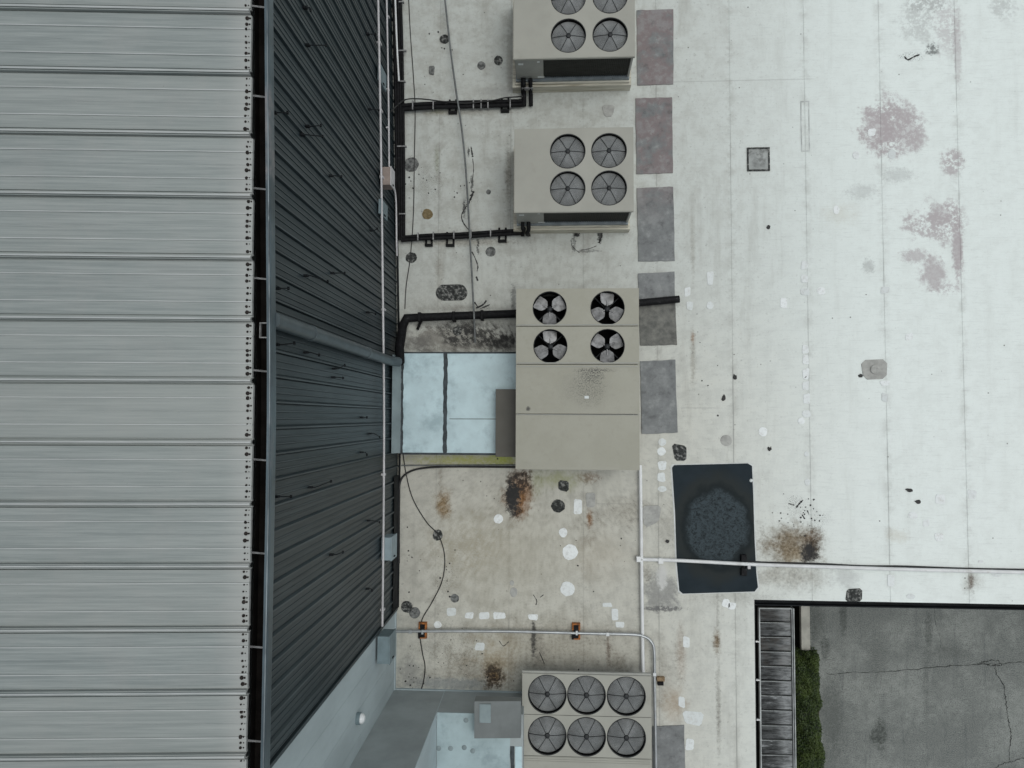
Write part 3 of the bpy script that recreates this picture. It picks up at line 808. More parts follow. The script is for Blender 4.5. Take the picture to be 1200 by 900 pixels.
for (w_, pts) in ((1.3, ((552, 172), (553, 178), (554, 184))), (.5, ((554, 186), (555, 200), (553, 214))), (1.5, ((555, 224), (552, 232), (548, 240))), (.9, ((547, 241), (541, 252), (543, 261), (549, 269))), (.8, ((553, 295), (557, 303), (560, 312), (559, 318))), (1.2, ((558, 324), (560, 329))), (1.3, ((558, 361), (566, 357), (570, 352))), (.8, ((562, 362), (574, 357))), (1.0, ((556, 354), (561, 361))),
                  (1.3, ((673, 269), (677, 276), (681, 269))), (1.0, ((676, 269), (675, 277))), (2.0, ((704, 268), (705, 275), (702, 285))), (.5, ((669, 281), (671, 289), (679, 296))), (.4, ((681, 293), (692, 291), (699, 288))), (1.2, ((933, 595), (937, 590), (941, 586))), (.8, ((924, 590), (931, 592))), (.9, ((940, 603), (943, 608))), (.6, ((625, 697), (629, 704), (628, 709))), (.6, ((633, 700), (637, 697))), (.6, ((946, 598), (948, 603))), (1.0, ((1060, 66), (1064, 70), (1072, 66), (1078, 64))), (.8, ((943, 443), (945, 441))), (.5, ((585, 751), (590, 757), (596, 752))), (.5, ((632, 764), (638, 778)))):
    tar_mark(pts, w_)
random.seed(11)
for (cx_, cy_, rx_, ry_, n_) in ((500, 215, 26, 30, 16), (524, 672, 12, 26, 14), (480, 650, 10, 40, 8), (945, 605, 26, 22, 30), (480, 790, 16, 24, 16), (540, 768, 60, 30, 14), (545, 230, 24, 20, 10), (604, 570, 30, 34, 16), (700, 640, 40, 60, 8), (820, 420, 40, 80, 8), (540, 60, 50, 50, 8), (680, 790, 60, 10, 6)):
    q = MB()
    for _ in range(n_):
        p = P(cx_ + random.gauss(0, .5) * rx_, cy_ + random.gauss(0, .5) * ry_)
        r_ = random.uniform(.006, .022)
        k = 6
        q.prism([(p.x + r_ * random.uniform(.6, 1.3) * math.cos(2 * math.pi * i / k), p.y + r_ * random.uniform(.6, 1.3) * math.sin(2 * math.pi * i / k)) for i in range(k)], -.004, .009)
    tag(q.build('tar_speck', MAT['cable'], FB), kind='stuff')
# long oval patch on the left
o = P(529.5, 343)
pts = []
for i in range(20):
    a = 2 * math.pi * i / 20
    pts.append((o.x + (.16 if math.cos(a) > 0 else -.16) + .18 * math.cos(a) * random.uniform(.95, 1.05), o.y + .18 * math.sin(a) * random.uniform(.95, 1.05)))
MB().prism(pts, -.01, .014, 0, .004).build('oval_patch', MAT['patchdark'], FB)


def ring_patch(px, py, pw, ph, rim, m_in, m_out, h=.03):
    o = P(px, py)
    a, c = pw * .009, ph * .009
    b = MB()
    b.box(o.x - a, o.x + a, o.y - c, o.y - c + rim, -.01, h, 1)
    b.box(o.x - a, o.x + a, o.y + c - rim, o.y + c, -.01, h, 1)
    b.box(o.x - a, o.x - a + rim, o.y - c + rim, o.y + c - rim, -.01, h - .002, 1)
    b.box(o.x + a - rim, o.x + a, o.y - c + rim, o.y + c - rim, -.01, h - .002, 1)
    if m_in: b.add([(o.x - a + rim, o.y - c + rim, .013), (o.x + a - rim, o.y - c + rim, .013), (o.x + a - rim, o.y + c - rim, .013), (o.x - a + rim, o.y + c - rim, .013)], [(0, 1, 2, 3)], 0)
    return b.build('sealed_opening', [MAT[m_in or m_out], MAT[m_out]], FB)


ring_patch(888.5, 187, 26, 28, .032, 'lidgrey', 'patchdark')
ring_patch(943.5, 148, 10, 60, .022, None, 'outline', .010)
# raised pale pad with a round plug
o = P(1025, 433)
b = MB(); b.lathe([(0.10, .016), (.10, .03), (.07, .034), (0.001, .03)], o.x, o.y, 18)
b.build('roof_plug', MAT['patchpale'], FB)

# ------------------------------------------------------------------ metal-clad building on the left
MBD = thing('metal_building', 'taller building with ribbed galvanised roof and dark slate ribbed siding', 'building', (WX, 0, 0))


def ex(y):
    return -0.028 * (math.sqrt(y * y + .25) + y) / 2


def exa(y):
    return (ex(y + .05) - ex(y - .05)) / .1


EAVE_Z = 7.35
EAVE_X = P(297, 489, EAVE_Z).x
SL = 1 / 12
RP = (P(0 + 292, 518.5, EAVE_Z).y - P(292, 590.5, EAVE_Z).y)     # roof panel pitch
Y_SEAM = P(292, 518.5, EAVE_Z).y
LEN = 16.0
prof = [(0.000, .000), (.006, -.022), (.016, -.022), (.020, .030), (.028, .030), (.031, .012), (.034, .042), (.052, .042), (.056, .026), (.066, .026), (.072, -.016), (.082, -.016), (.086, .000)]
hw = RP
body = [(.086 + (RP - .086) * t, z) for t, z in ((.235, 0), (.239, .009), (.259, .009), (.263, 0), (.49, 0), (.497, .002), (.503, .002), (.51, 0), (.735, 0), (.739, .009), (.759, .009), (.763, 0))]
prof = prof + body + [(RP - .001, 0)]
NSX = 2
b = MB()
vs, fs = [], []
for (yy, zz) in prof:
    vs.append((0, yy, zz)); vs.append((-LEN, yy, zz + LEN * SL))
for i in range(len(prof) - 1):
    z0_, z1_ = prof[i][1], prof[i + 1][1]
    crest = (z0_ == z1_ and z0_ in (.009, .042))
    b.add([vs[2 * i], vs[2 * i + 2], vs[2 * i + 3], vs[2 * i + 1]], [(0, 1, 2, 3)], 1 if crest else 0)
# folded-down drip edge
vs = []
for (yy, zz) in prof:
    vs.append((0, yy, zz)); vs.append((.004, yy, zz - .03))
b.add(vs, [(2 * i, 2 * i + 1, 2 * i + 3, 2 * i + 2) for i in range(len(prof) - 1)])
panel_me = b.mesh('roof_panel', [MAT['galv'], MAT['galv_lit']])
SEAM_PX = [518.5 - 72 * k for k in range(9, 0, -1)] + [518.5, 590.6, 663, 737, 811, 885.5, 960, 1035, 1110, 1185]
for k in range(len(SEAM_PX) - 1):
    y = P(292, SEAM_PX[k + 1], EAVE_Z).y - .04
    sy_ = (P(292, SEAM_PX[k], EAVE_Z).y - .04 - y) / RP
    pn = obj('roof_panel', panel_me, MBD, (EAVE_X + ex(y + RP / 2) - WX + random.uniform(-.006, .006), y, EAVE_Z + random.uniform(-.002, .002)))
    pn.scale = (1, sy_, 1)
    fb = MB()
    for q in range(9):
        yy = .115 + (RP - .14) * q / 8 + random.uniform(-.012, .012)
        rr = random.choice((.010, .013, .016, .019, .023))
        xx = -.055 + random.uniform(-.008, .008)
        s = random.uniform(.8, 1.2)
        for (cx, r_, h_) in ((xx, rr, .010), (xx + .032, rr * .5, .008)):
            zb = -cx * SL
            fb.lathe([(r_, zb + .001), (r_ * .9, zb + h_), (.0005, zb + h_ + .004)], cx, yy, 8)
    fo = fb.build('fastener', MAT['fastener'], pn)
    fo['kind'] = 'stuff'
MAT['galv'].use_nodes = True

# gutter: back lip, trough, outer face with rolled lip, straps
GT, GB = 7.30, 7.13
GX = P(325.5, 489, GB).x
ys = [-9.0 + i * .5 for i in range(37)]
gut = MB()
sec = [(EAVE_X + .012, GT - .02, 1), (EAVE_X + .014, GB + .03, 1), (GX - .05, GB + .03, 1), (GX - .05, GT, 1), (GX - .045, GT + .012, 0), (GX - .018, GT + .012, 0), (GX - .014, GT - .006, 0), (GX - .002, GT - .006, 0), (GX, GT - .04, 0), (GX - .004, GB + .03, 0), (GX - .012, GB, 0), (EAVE_X - .02, GB, 0)]
vs, k = [], len(sec)
for y in ys:
    for (x, z, m) in sec:
        vs.append((x + ex(y) - WX, y, z))
for i in range(len(ys) - 1):
    for j in range(k - 1):
        gut.add([vs[i * k + j], vs[(i + 1) * k + j], vs[(i + 1) * k + j + 1], vs[i * k + j + 1]], [(0, 1, 2, 3)], 1 if sec[j][2] and sec[j + 1][2] else 0)
gutter = gut.build('gutter', [MAT['gutter'], MAT['gutter_in']], MBD)
for py in (8, 113, 221, 326, 434, 538, 647, 757, 867):
    y = P(305, py, GT).y
    x0, x1 = EAVE_X + ex(y) - WX - .01, GX + ex(y) - WX - .045
    sm_ = MB()
    sm_.add([(x0, y - .010, GT + .03), (x1, y - .022, GT + .012), (x1, y - .004, GT + .012), (x0, y + .012, GT + .03)], [(0, 1, 2, 3), (3, 2, 1, 0)])
    sm_.add([(x0, y - .010, GT + .026), (x0, y + .012, GT + .026), (x1, y - .004, GT + .008), (x1, y - .022, GT + .008)], [(0, 1, 2, 3)])
    sm_.build('gutter_strap', MAT['strap'], gutter)
lp = MB()
lp.tube([(GX + ex(y) - WX - .016, y, GT + .006) for y in ys], .009, 6)
lp.build('gutter_lip', MAT['gutter_lip'], gutter)
# outlet basket frame in the gutter above the downspout
DY = P(327, 388, GB).y
b = MB()
for (u0, u1, v0, v1) in ((.02, .14, .075, .088), (.02, .14, -.088, -.075), (.02, .033, -.075, .075), (.128, .14, -.075, .075)):
    b.box(EAVE_X + ex(DY) - WX + u0, EAVE_X + ex(DY) - WX + u1, DY + v0, DY + v1, GB + .05, GB + .09)
b.build('outlet_frame', MAT['strap'], gutter)

# siding panels, three ribs each
SP = .909
rib = []
for q in range(3):
    o_ = q * .303
    rib += [(o_ + .0, 0), (o_ + .003, -.03), (o_ + .011, -.03), (o_ + .015, .034), (o_ + .036, .034), (o_ + .052, .004), (o_ + .056, -.008), (o_ + .060, -.008), (o_ + .064, 0), (o_ + .124, 0), (o_ + .126, -.006), (o_ + .130, -.006), (o_ + .133, .008), (o_ + .146, .008), (o_ + .150, 0), (o_ + .206, 0), (o_ + .208, -.006), (o_ + .212, -.006), (o_ + .215, .008), (o_ + .228, .008), (o_ + .232, 0)]
rib.append((SP, 0))
b = MB()
vs = []
for (yy, xx) in rib:
    vs.append((xx, yy, .02)); vs.append((xx, yy, GB + .02))
for i in range(len(rib) - 1):
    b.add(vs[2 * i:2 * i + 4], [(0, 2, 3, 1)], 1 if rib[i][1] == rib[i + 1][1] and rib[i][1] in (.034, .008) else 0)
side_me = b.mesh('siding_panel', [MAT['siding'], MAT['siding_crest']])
Y_CORNER = P(465, 713).y
y_rib = .166 - .028
kmin = int(math.ceil((Y_CORNER - y_rib) / SP)) - 1
start = Y_CORNER
for k in range(0, 19):
    y = y_rib + (kmin + k) * SP
    if y < Y_CORNER - .01:
        # cut panel at the corner
        cut = [(yy, xx) for (yy, xx) in rib if y + yy > Y_CORNER + .03]
        vs = []
        for (yy, xx) in cut:
            vs.append((xx, yy, .02)); vs.append((xx, yy, GB + .02))
        bb = MB().add(vs, [(2 * i, 2 * i + 2, 2 * i + 3, 2 * i + 1) for i in range(len(cut) - 1)])
        o_ = bb.build('siding_panel', MAT['siding'], MBD, (.001, y, 0))
        continue
    obj('siding_panel', side_me, MBD, (ex(y), y, 0), math.atan(-exa(y + SP / 2)))
b = MB()
b.box(-.03, .036, Y_CORNER - .02, Y_CORNER + .03, 0.0, GB + .02)
b.build('corner_trim', MAT['siding'], MBD)
# foot flashing
b = MB()
for i in range(len(ys) - 1):
    if ys[i] < Y_CORNER: continue
    y0, y1 = ys[i], ys[i + 1]
    b.add([(ex(y0) + .035, y0, .10), (ex(y0) + .06, y0, .006), (ex(y1) + .06, y1, .006), (ex(y1) + .035, y1, .10)], [(0, 1, 2, 3)])
b.build('foot_flashing', MAT['flash'], MBD)
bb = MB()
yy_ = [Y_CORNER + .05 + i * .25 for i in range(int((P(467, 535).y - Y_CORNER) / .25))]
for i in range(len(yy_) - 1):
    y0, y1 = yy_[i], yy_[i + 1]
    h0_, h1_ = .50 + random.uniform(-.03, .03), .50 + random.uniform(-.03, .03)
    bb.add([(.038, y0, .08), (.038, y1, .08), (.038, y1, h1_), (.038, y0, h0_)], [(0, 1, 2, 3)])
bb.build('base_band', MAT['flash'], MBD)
# bare painted wall south of the siding, its joints, and the return wall
WY = P(540, 809).y
D4Z = 1.13
RXW = P(511, 835, D4Z).x                # step in the return wall
b = MB()
jz = [0] + [.45 + .45 * i for i in range(16)]
nst = 7
wd = (Y_CORNER - .02 - WY) / nst
for i in range(nst):
    y0 = WY + i * wd
    b.box(-.30, -.010 if i % 2 else -.008, y0 + .0015, y0 + wd - .0015, 0, GB)
b.box(-.31, -.0115, WY, Y_CORNER - .02, 0, GB)
b.build('painted_wall', MAT['greywall'], MBD)
b = MB()
b.box(-3, RXW - WX, WY - 8, WY - .001, 0, GB - .05)
b.build('return_wall', MAT['greywall2'], MBD)
b = MB()
b.box(RXW - WX, RXW - WX + .012, WY - 8, WY - .0, 0.0, GB - .06)
b.build('side_wall_face', MAT['greywall'], MBD)
b = MB()
b.box(-.008, .012, WY, Y_CORNER, .0, .09)
b.box(.012, RXW - WX, WY, WY + .02, .0, .07)
b.build('base_coating', MAT['greywall'], MBD)
b = MB()
b.box(-LEN, -.32, -9, 13, 0, GB)
b.build('core_wall', MAT['greywall2'], MBD)


def wallpt(px, py, off=.05):
    """point on the clad wall (off metres in front) seen at this pixel"""
    d = ray(px, py)
    y = 0
    for _ in range(6):
        X = WX + ex(y) + off
        t_ = X / d.x
        y = d.y * t_
    return Vector((X, d.y * t_, CAMZ + d.z * t_))


# brackets and hooks screwed to the siding
for (ax, ay, bx, by) in ((360, 323, 384, 330), (391, 320, 404, 320), (327, 338, 338, 338), (323, 132, 337, 132), (362, 148, 376, 147), (356, 158, 378, 160), (362, 53, 382, 53), (359, 9, 364, 12), (365, 571, 388, 564), (326, 582, 341, 582), (389, 206, 400, 207), (432, 40, 440, 40), (434, 128, 444, 129), (392, 442, 402, 443), (393, 432, 404, 428), (360, 413, 374, 416), (425, 489, 430, 489), (435, 508, 445, 512), (425, 530, 430, 533), (433, 610, 445, 612), (390, 650, 402, 647), (436, 270, 442, 268), (432, 366, 440, 368), (432, 690, 436, 692), (326, 404, 345, 402)):
    a, c = wallpt(ax, ay, .05), wallpt(bx, by, .10)
    q = MB()
    q.tube([a, a + Vector((.05, 0, 0)), c], .008, 5)
    q.box(a.x - .045, a.x + .012, a.y - .014, a.y + .014, a.z - .028, a.z + .028)
    q.box(c.x - .012, c.x + .012, c.y - .02, c.y + .02, c.z - .012, c.z + .012)
    br = q.build('wall_bracket', MAT['flash'], MBD)
    br.matrix_parent_inverse = Matrix.Translation((-WX, 0, 0))
# downspout with two collars, bending onto the roof drain pipe
dtop, dbot = wallpt(327, 389, .13), wallpt(458, 423, .13)
dtop.x -= .0
b = MB()
yd = dbot.y
XD = WX + ex(yd) + .12
b.tube([(XD, yd, GB + .01), (XD, yd, dbot.z + .12), (XD + .03, yd, dbot.z), (XD + .16, yd - .01, dbot.z - .12)], .095, 16)
b.tube([(XD, yd, 5.9), (XD, yd, 5.78)], .106, 16)
b.tube([(XD, yd, 3.1), (XD, yd, 2.98)], .106, 16)
ds = b.build('downspout', MAT['downspout'], MBD)
ds.matrix_parent_inverse = Matrix.Translation((-WX, 0, 0))
DS_END = Vector((XD + .16, yd - .01, dbot.z - .12))

# ------------------------------------------------------------------ rooftop units
def fan_meshes(r, style):
    """rim, guard, spokes, hub, blades meshes around the origin; z=0 is the deck"""
    out = {}
    g_ = MB()
    nr = 24
    for i in range(1, nr + 1):
        q = i / nr
        rr = r * .965 * q
        zz = -.085 + .075 * (1 - q * q)
        g_.tube([(rr * math.cos(2 * math.pi * t / 36), rr * math.sin(2 * math.pi * t / 36), zz) for t in range(36)], .0052, 3, 0, False, True)
    out['fan_guard'] = g_.mesh('fan_guard', MAT['wire'])
    s_ = MB()
    for i in range(6):
        a = math.pi / 3 * i
        s_.tube([(r * .99 * q * math.cos(a), r * .99 * q * math.sin(a), -.076 + .075 * (1 - q * q)) for q in (.1, .4, .7, 1.0)], .0065, 5)
    out['guard_spoke'] = s_.mesh('guard_spoke', MAT['wire_dark'])
    h_ = MB()
    h_.lathe([(r * .14, -.02), (r * .14, .012), (r * .10, .018), (.001, .02)], 0, 0, 20)
    out['guard_hub'] = h_.mesh('guard_hub', MAT['wire_dark'])
    m_ = MB()
    m_.lathe([(r * .24, -.30), (r * .24, -.135), (r * .17, -.11), (.001, -.108)], 0, 0, 20)
    out['fan_motor'] = m_.mesh('fan_motor', MAT['wellgrey'])
    b_ = MB()
    nb = 4
    for i in range(nb):
        a0 = 2 * math.pi * i / nb
        pts = []
        for (q, da, dz) in ((.2, -.5, -.02), (.5, -.62, -.02), (.93, -.66, -.01), (.95, .2, .03), (.93, .62, .05), (.5, .5, .03), (.2, .35, .01)):
            pts.append((r * q * math.cos(a0 + da), r * q * math.sin(a0 + da), -.17 - dz))
        b_.add(pts, [tuple(range(len(pts)))])
        b_.add([(x, y, z - .004) for x, y, z in pts], [tuple(range(len(pts) - 1, -1, -1))])
    out['fan_blade'] = b_.mesh('fan_blade', MAT['wellgrey'])
    f_ = MB()
    f_.lathe([(r * 1.0, .0015), (r * 1.03, .006), (r * 1.045, .0015)], 0, 0, 40)
    out['fan_rim'] = f_.mesh('fan_rim', MAT['wire_dark'])
    return out


def guarded_fan(root, meshes, x, y, z, rot=0.0):
    rim = obj('fan_rim', meshes['fan_rim'], root, (x, y, z), 0)
    for nme in ('fan_guard', 'guard_spoke', 'guard_hub', 'fan_motor', 'fan_blade'):
        obj(nme, meshes[nme], rim, (0, 0, 0), rot if nme == 'fan_blade' else 0)
    return rim


def cabinet_shell(b, x0, x1, y0, y1, z0, z1, mi=0, th=.03, floor=.45):
    b.box(x0, x1, y1 - th, y1, z0, z1, mi)
    b.box(x0, x0 + th, y0 + th, y1 - th, z0, z1 - .001, mi)
    b.box(x1 - th, x1, y0 + th, y1 - th, z0, z1 - .001, mi)
    b.box(x0 + th, x1 - th, y0 + th, y1 - th, z0, z1 - floor, 1)


UZ = 1.30


def condenser(label, tl, br, fans, r_px):
    """four-fan condenser; tl/br = top panel corners in the photo, fans = fan centres"""
    a, c = P(*tl, UZ), P(*br, UZ)
    cx, cy = (a.x + c.x) / 2, (a.y + c.y) / 2
    root = thing('condenser_unit', label, 'condenser', (cx, cy, 0), 'four fan condensers on timber curbs')
    x0, x1, y0, y1 = a.x - cx, c.x - cx, c.y - cy, a.y - cy
    ctr = [P(*f, UZ) for f in fans]
    fx = sorted({0: 0}.keys())
    xs = [sum(p.x for p in (ctr[0], ctr[2])) / 2 - cx, sum(p.x for p in (ctr[1], ctr[3])) / 2 - cx]
    yt = [sum(p.y for p in (ctr[0], ctr[1])) / 2 - cy, sum(p.y for p in (ctr[2], ctr[3])) / 2 - cy]
    r = r_px * (CAMZ - UZ) / F
    xm, ym = sum(xs) / 2, sum(yt) / 2
    xl, xr = xs[0] - (xm - xs[0]), xs[1] + (xs[1] - xm)
    yb, yu = yt[1] - (ym - yt[1]), yt[0] + (yt[0] - ym)
    cells = [(x0, xl, y0, y1, None), (xr, x1, y0, y1, None), (xl, xr, y0, yb, None), (xl, xr, yu, y1, None)]
    for i, xx in enumerate(xs):
        for j, yy in enumerate(yt):
            cells.append(((xl, xm, xr)[i], (xl, xm, xr)[i + 1], (yb, ym) [1 - j], (ym, yu)[1 - j], (xx, yy, r)))
    d = MB()
    deck(d, cells, UZ, .16)
    o_ = .012                                                     # folded edge of the lid
    for (u0, u1, v0, v1) in ((x0 - o_, x1 + o_, y0 - o_, y0), (x0 - o_, x1 + o_, y1, y1 + o_), (x0 - o_, x0, y0, y1), (x1, x1 + o_, y0, y1)):
        d.box(u0, u1, v0, v1, UZ - .06, UZ - .004, 0)
    d.build('top_panel', [MAT['beige'], MAT['blackhole']], root)
    zb = .40
    s = MB()
    cabinet_shell(s, x0 + .002, x1 - .002, y0 + .10, y1 - .002, zb, UZ - .061)
    s.build('cabinet', [MAT['beige_side'], MAT['blackhole']], root)
    wdt = x1 - x0
    xs_ = x0 + wdt * .245
    MB().box(x0 + .02, xs_, y0 + .012, y0 + .098, zb + .03, UZ - .062).build('service_panel', MAT['beige_side'], root)
    MB().box(x1 - .05, x1 - .01, y0 + .012, y0 + .098, zb + .03, UZ - .062).build('corner_post', MAT['beige_side'], root)
    q = MB()
    q.box(xs_ + .002, x1 - .052, y0 + .05, y0 + .097, zb + .03, UZ - .063)
    for i in range(46):
        u = xs_ + .02 + (x1 - .07 - xs_ - .02) * i / 45
        q.box(u - .004, u + .004, y0 + .03, y0 + .0495, zb + .03, UZ - .064)
    q.build('coil', MAT['coil'], root)
    q = MB()
    q.box(x0, x1, y0 - .015, y1, zb - .07, zb - .001)
    q.build('base_rail', MAT['galvrail'], root)
    q = MB()
    q.box(x0 - .08, x1 + .05, y0 - .09, y0 - .03, -.01, .27)
    q.box(x0 - .08, x1 + .05, y1 - .05, y1 + .06, -.01, .271)
    q.box(x0 - .079, x0 + .04, y0 - .03, y1 - .05, -.01, .272)
    q.box(x1 - .05, x1 + .049, y0 - .03, y1 - .05, -.01, .272)
    q.box(x0 - .02, x1 + .01, y0 - .05, y0 + .03, .27, .329)
    q.box(x0 - .02, x1 + .01, y1 - .05, y1 + .0, .271, .329)
    q.build('timber_curb', MAT['curb'], root)
    for (u, v, pw, ph) in ((.10, .82, .10, .07), (.78, .9, .05, .04), (.78, .1, .14, .06)):
        q = MB()
        uu = x0 + .02 + (xs_ - x0 - .02) * u
        zz = zb + .05 + (UZ - zb - .12) * v
        q.box(uu, uu + pw, y0 + .008, y0 + .0118, zz - ph, zz)
        q.build('sticker', MAT['patchwhite'], root)
    me = fan_meshes(r, 0)
    for i, p in enumerate(ctr):
        guarded_fan(root, me, xs[i % 2], yt[i // 2], UZ, random.uniform(0, 3))
    return root


condenser('four fan beige condenser at the top edge of the photo, mostly cut off', (602.5, -32), (743.5, 65.5), ((666, -3), (715, -4), (666.3, 42), (715, 40.2)), 20.2)
condenser('four fan beige condenser fully in view, north of the large unit with open fans', (603.5, 152), (742, 247), ((665.3, 177.5), (713.7, 176), (665.3, 221.3), (713.8, 219.8)), 20.2)

def u3_material():
    t = NT('beige_packaged_unit_paint', 0.5, 0, 0.35)
    n1, n2, n3 = t.noise(1.5, 6, .65), t.noise(40, 6, .75), t.noise(9, 8, .75)
    c = t.mix(t.ramp(n1, .35, .65), (0.325, 0.318, 0.262, 1), (0.350, 0.343, 0.288, 1))
    c = t.mix(t.ramp(n3, .5, .7, 0, .25), c, (0.25, 0.245, 0.20, 1))
    for (px, py, rx, ry, lo, hi, amt) in ((690, 452, 22, 22, .50, .62, .85), (694, 440, 16, 10, .46, .58, .9), (700, 434, 26, 3, .45, .55, .8), (619, 479, 3, 3, .3, .4, .9), (685, 455, 34, 30, .3, .6, .22)):
        o = P(px, py, 1.6)
        sx, sy = 1 / (rx * .0161), 1 / (ry * .0161)
        v = t.vmath('MULTIPLY_ADD', t.pos, (sx, sy, 0), (-o.x * sx, -o.y * sy, 0))
        d = t.math('ADD', t.vmath('LENGTH', v), t.math('MULTIPLY_ADD', n3, 1.6, -.8))
        c = t.mix(t.math('MULTIPLY', t.ramp(d, .35, 1.15, amt, 0), t.ramp(n2, lo, hi)), c, (0.05, 0.05, 0.045, 1))
    return t.col(c)


MAT['u3top'] = u3_material()
# large packaged unit with open three-blade fans
ZT = 1.60
a, c = P(605, 338, ZT), P(749.6, 550.5, ZT)
cx, cy = (a.x + c.x) / 2, (a.y + c.y) / 2
U3 = thing('packaged_unit', 'largest beige rooftop unit with four open fans showing three metal blades each', 'rooftop unit', (cx, cy, 0))
x0, x1, y0, y1 = a.x - cx, c.x - cx, c.y - cy, a.y - cy
rows = [P(680, q, ZT).y - cy for q in (338, 382.3, 427, 485.3, 550.5)]
fr = 19.6 * (CAMZ - ZT) / F
fans3 = [[P(644.2, 361, ZT), P(712, 361, ZT)], [P(645, 405.7, ZT), P(712, 405.3, ZT)]]
for j in range(4):
    yt_, yb_ = rows[j] - .006, rows[j + 1] + .006
    if j == 0: yt_ = rows[0]
    if j == 3: yb_ = rows[4]
    d = MB()
    if j < 2:
        f0, f1 = fans3[j]
        xa, xb = f0.x - cx, f1.x - cx
        ya = (f0.y + f1.y) / 2 - cy
        xm = (xa + xb) / 2
        deck(d, [(x0, xm, yb_, yt_, (xa, ya, fr)), (xm, x1, yb_, yt_, (xb, ya, fr))], ZT, .30)
    else:
        deck(d, [(x0, x1, yb_, yt_, None)], ZT, .1)
    e = .008
    d.add([(x0, yb_, ZT), (x1, yb_, ZT), (x1, yb_ - e * .3, ZT - .03), (x0, yb_ - e * .3, ZT - .03)], [(3, 2, 1, 0)])
    d.add([(x0, yt_, ZT), (x1, yt_, ZT), (x1, yt_ + e * .3, ZT - .03), (x0, yt_ + e * .3, ZT - .03)], [(0, 1, 2, 3)])
    d.add([(x0, yb_, ZT), (x0, yt_, ZT), (x0, yt_, ZT - .05), (x0, yb_, ZT - .05)], [(0, 1, 2, 3)])
    d.add([(x1, yb_, ZT), (x1, yt_, ZT), (x1, yt_, ZT - .05), (x1, yb_, ZT - .05)], [(3, 2, 1, 0)])
    d.build('top_panel', [MAT['u3top'] if 'u3top' in MAT else MAT['beige'], MAT['blackhole']], U3)
    if j < 2:
        # standing lip at each panel joint
        MB().box(x0 + .02, x1 - .02, yb_ + .012, yb_ + .03, ZT + .001, ZT + .012).build('joint_lip', MAT['beige_side'], U3)
MB().box(x0 + .02, x1 - .02, rows[2] - .05, rows[2] - .038, ZT + .001, ZT + .008).build('joint_lip', MAT['beige_side'], U3)
MB().box(x0 + .02, x1 - .02, rows[3] - .02, rows[3] - .008, ZT + .001, ZT + .008).build('joint_lip', MAT['beige_side'], U3)
s = MB()
cabinet_shell(s, x0 + .015, x1 - .015, y0 + .015, y1 - .015, .32, ZT - .051, floor=.6)
s.box(x0 + .016, x1 - .016, y0 + .012, y0 + .044, .32, ZT - .052)
s.box(x0 + .045, x1 - .045, rows[2] - .05, rows[2], .4, ZT - .06, 1)
s.build('cabinet', [MAT['beige_side'], MAT['blackhole']], U3)
q = MB()
q.box(x0 + .08, x1 - .08, y0 + .08, y0 + .2, -.01, .319)
q.build('curb', MAT['galvrail'], U3)
q = MB()
q.box(x0 + .08, x1 - .08, y1 - .2, y1 - .08, -.01, .319)
q.build('curb', MAT['galvrail'], U3)
bl = MB()
pts, low = [], []
for (q_, w_, z_) in ((.22, -.12, -.01), (.36, -.34, -.035), (.50, -.40, -.045), (.88, -.42, -.045), (.93, -.36, -.04), (.96, 0, 0), (.93, .36, .05), (.88, .42, .055), (.50, .40, .05), (.36, .34, .04), (.22, .12, .01)):
    pts.append((fr * q_, fr * w_, -.12 + z_))
bl.add(pts, [tuple(range(len(pts)))])
bl.add([(x, y, z - .005) for x, y, z in pts], [tuple(range(len(pts) - 1, -1, -1))])
bl.tube([(fr * .1, 0, -.115), (fr * .5, 0, -.105)], .014, 6)
blade_me = bl.mesh('fan_blade', MAT['blade'])
hub_me = MB().lathe([(fr * .17, -.2), (fr * .17, -.10), (fr * .12, -.085), (.001, -.08)], 0, 0, 20).mesh('fan_hub', MAT['wire_dark'])
mt = MB()
for i in range(4):
    an = math.pi / 4 + math.pi / 2 * i
    mt.tube([(fr * .1 * math.cos(an), fr * .1 * math.sin(an), -.22), (fr * 1.0 * math.cos(an), fr * 1.0 * math.sin(an), -.21)], .013, 5)
mount_me = mt.mesh('motor_mount', MAT['wellgrey'])
rim_me = MB().lathe([(fr * .985, -.03), (fr * .985, .004), (fr * 1.02, .008), (fr * 1.02, .001)], 0, 0, 40).mesh('fan_rim', MAT['wire_dark'])
for j in range(2):
    for i in range(2):
        f_ = fans3[j][i]
        rim = obj('fan_rim', rim_me, U3, (f_.x - cx, (fans3[j][0].y + fans3[j][1].y) / 2 - cy, ZT))
        base = 90 if (i + j) % 2 else 30
        for t_ in range(3):
            obj('fan_blade', blade_me, rim, (0, 0, 0), R(base + 120 * t_ + random.uniform(-3, 3)))
        obj('fan_hub', hub_me, rim)
        obj('motor_mount', mount_me, rim)
p = P(687.5, 465.5, ZT)
MB().box(p.x - cx - .04, p.x - cx + .04, p.y - cy - .025, p.y - cy + .025, ZT + .001, ZT + .006).build('label_plate', MAT['patchwhite'], U3)
# brown outside-air hood on the west side
h0, h1 = P(581, 456, .95), P(606, 535.5, .95)
hb = MB()
hb.box(h0.x - cx, x0 + .014, h1.y - cy, h0.y - cy, .55, .95, 0, .006)
hb.build('intake_hood', MAT['hood'], U3)

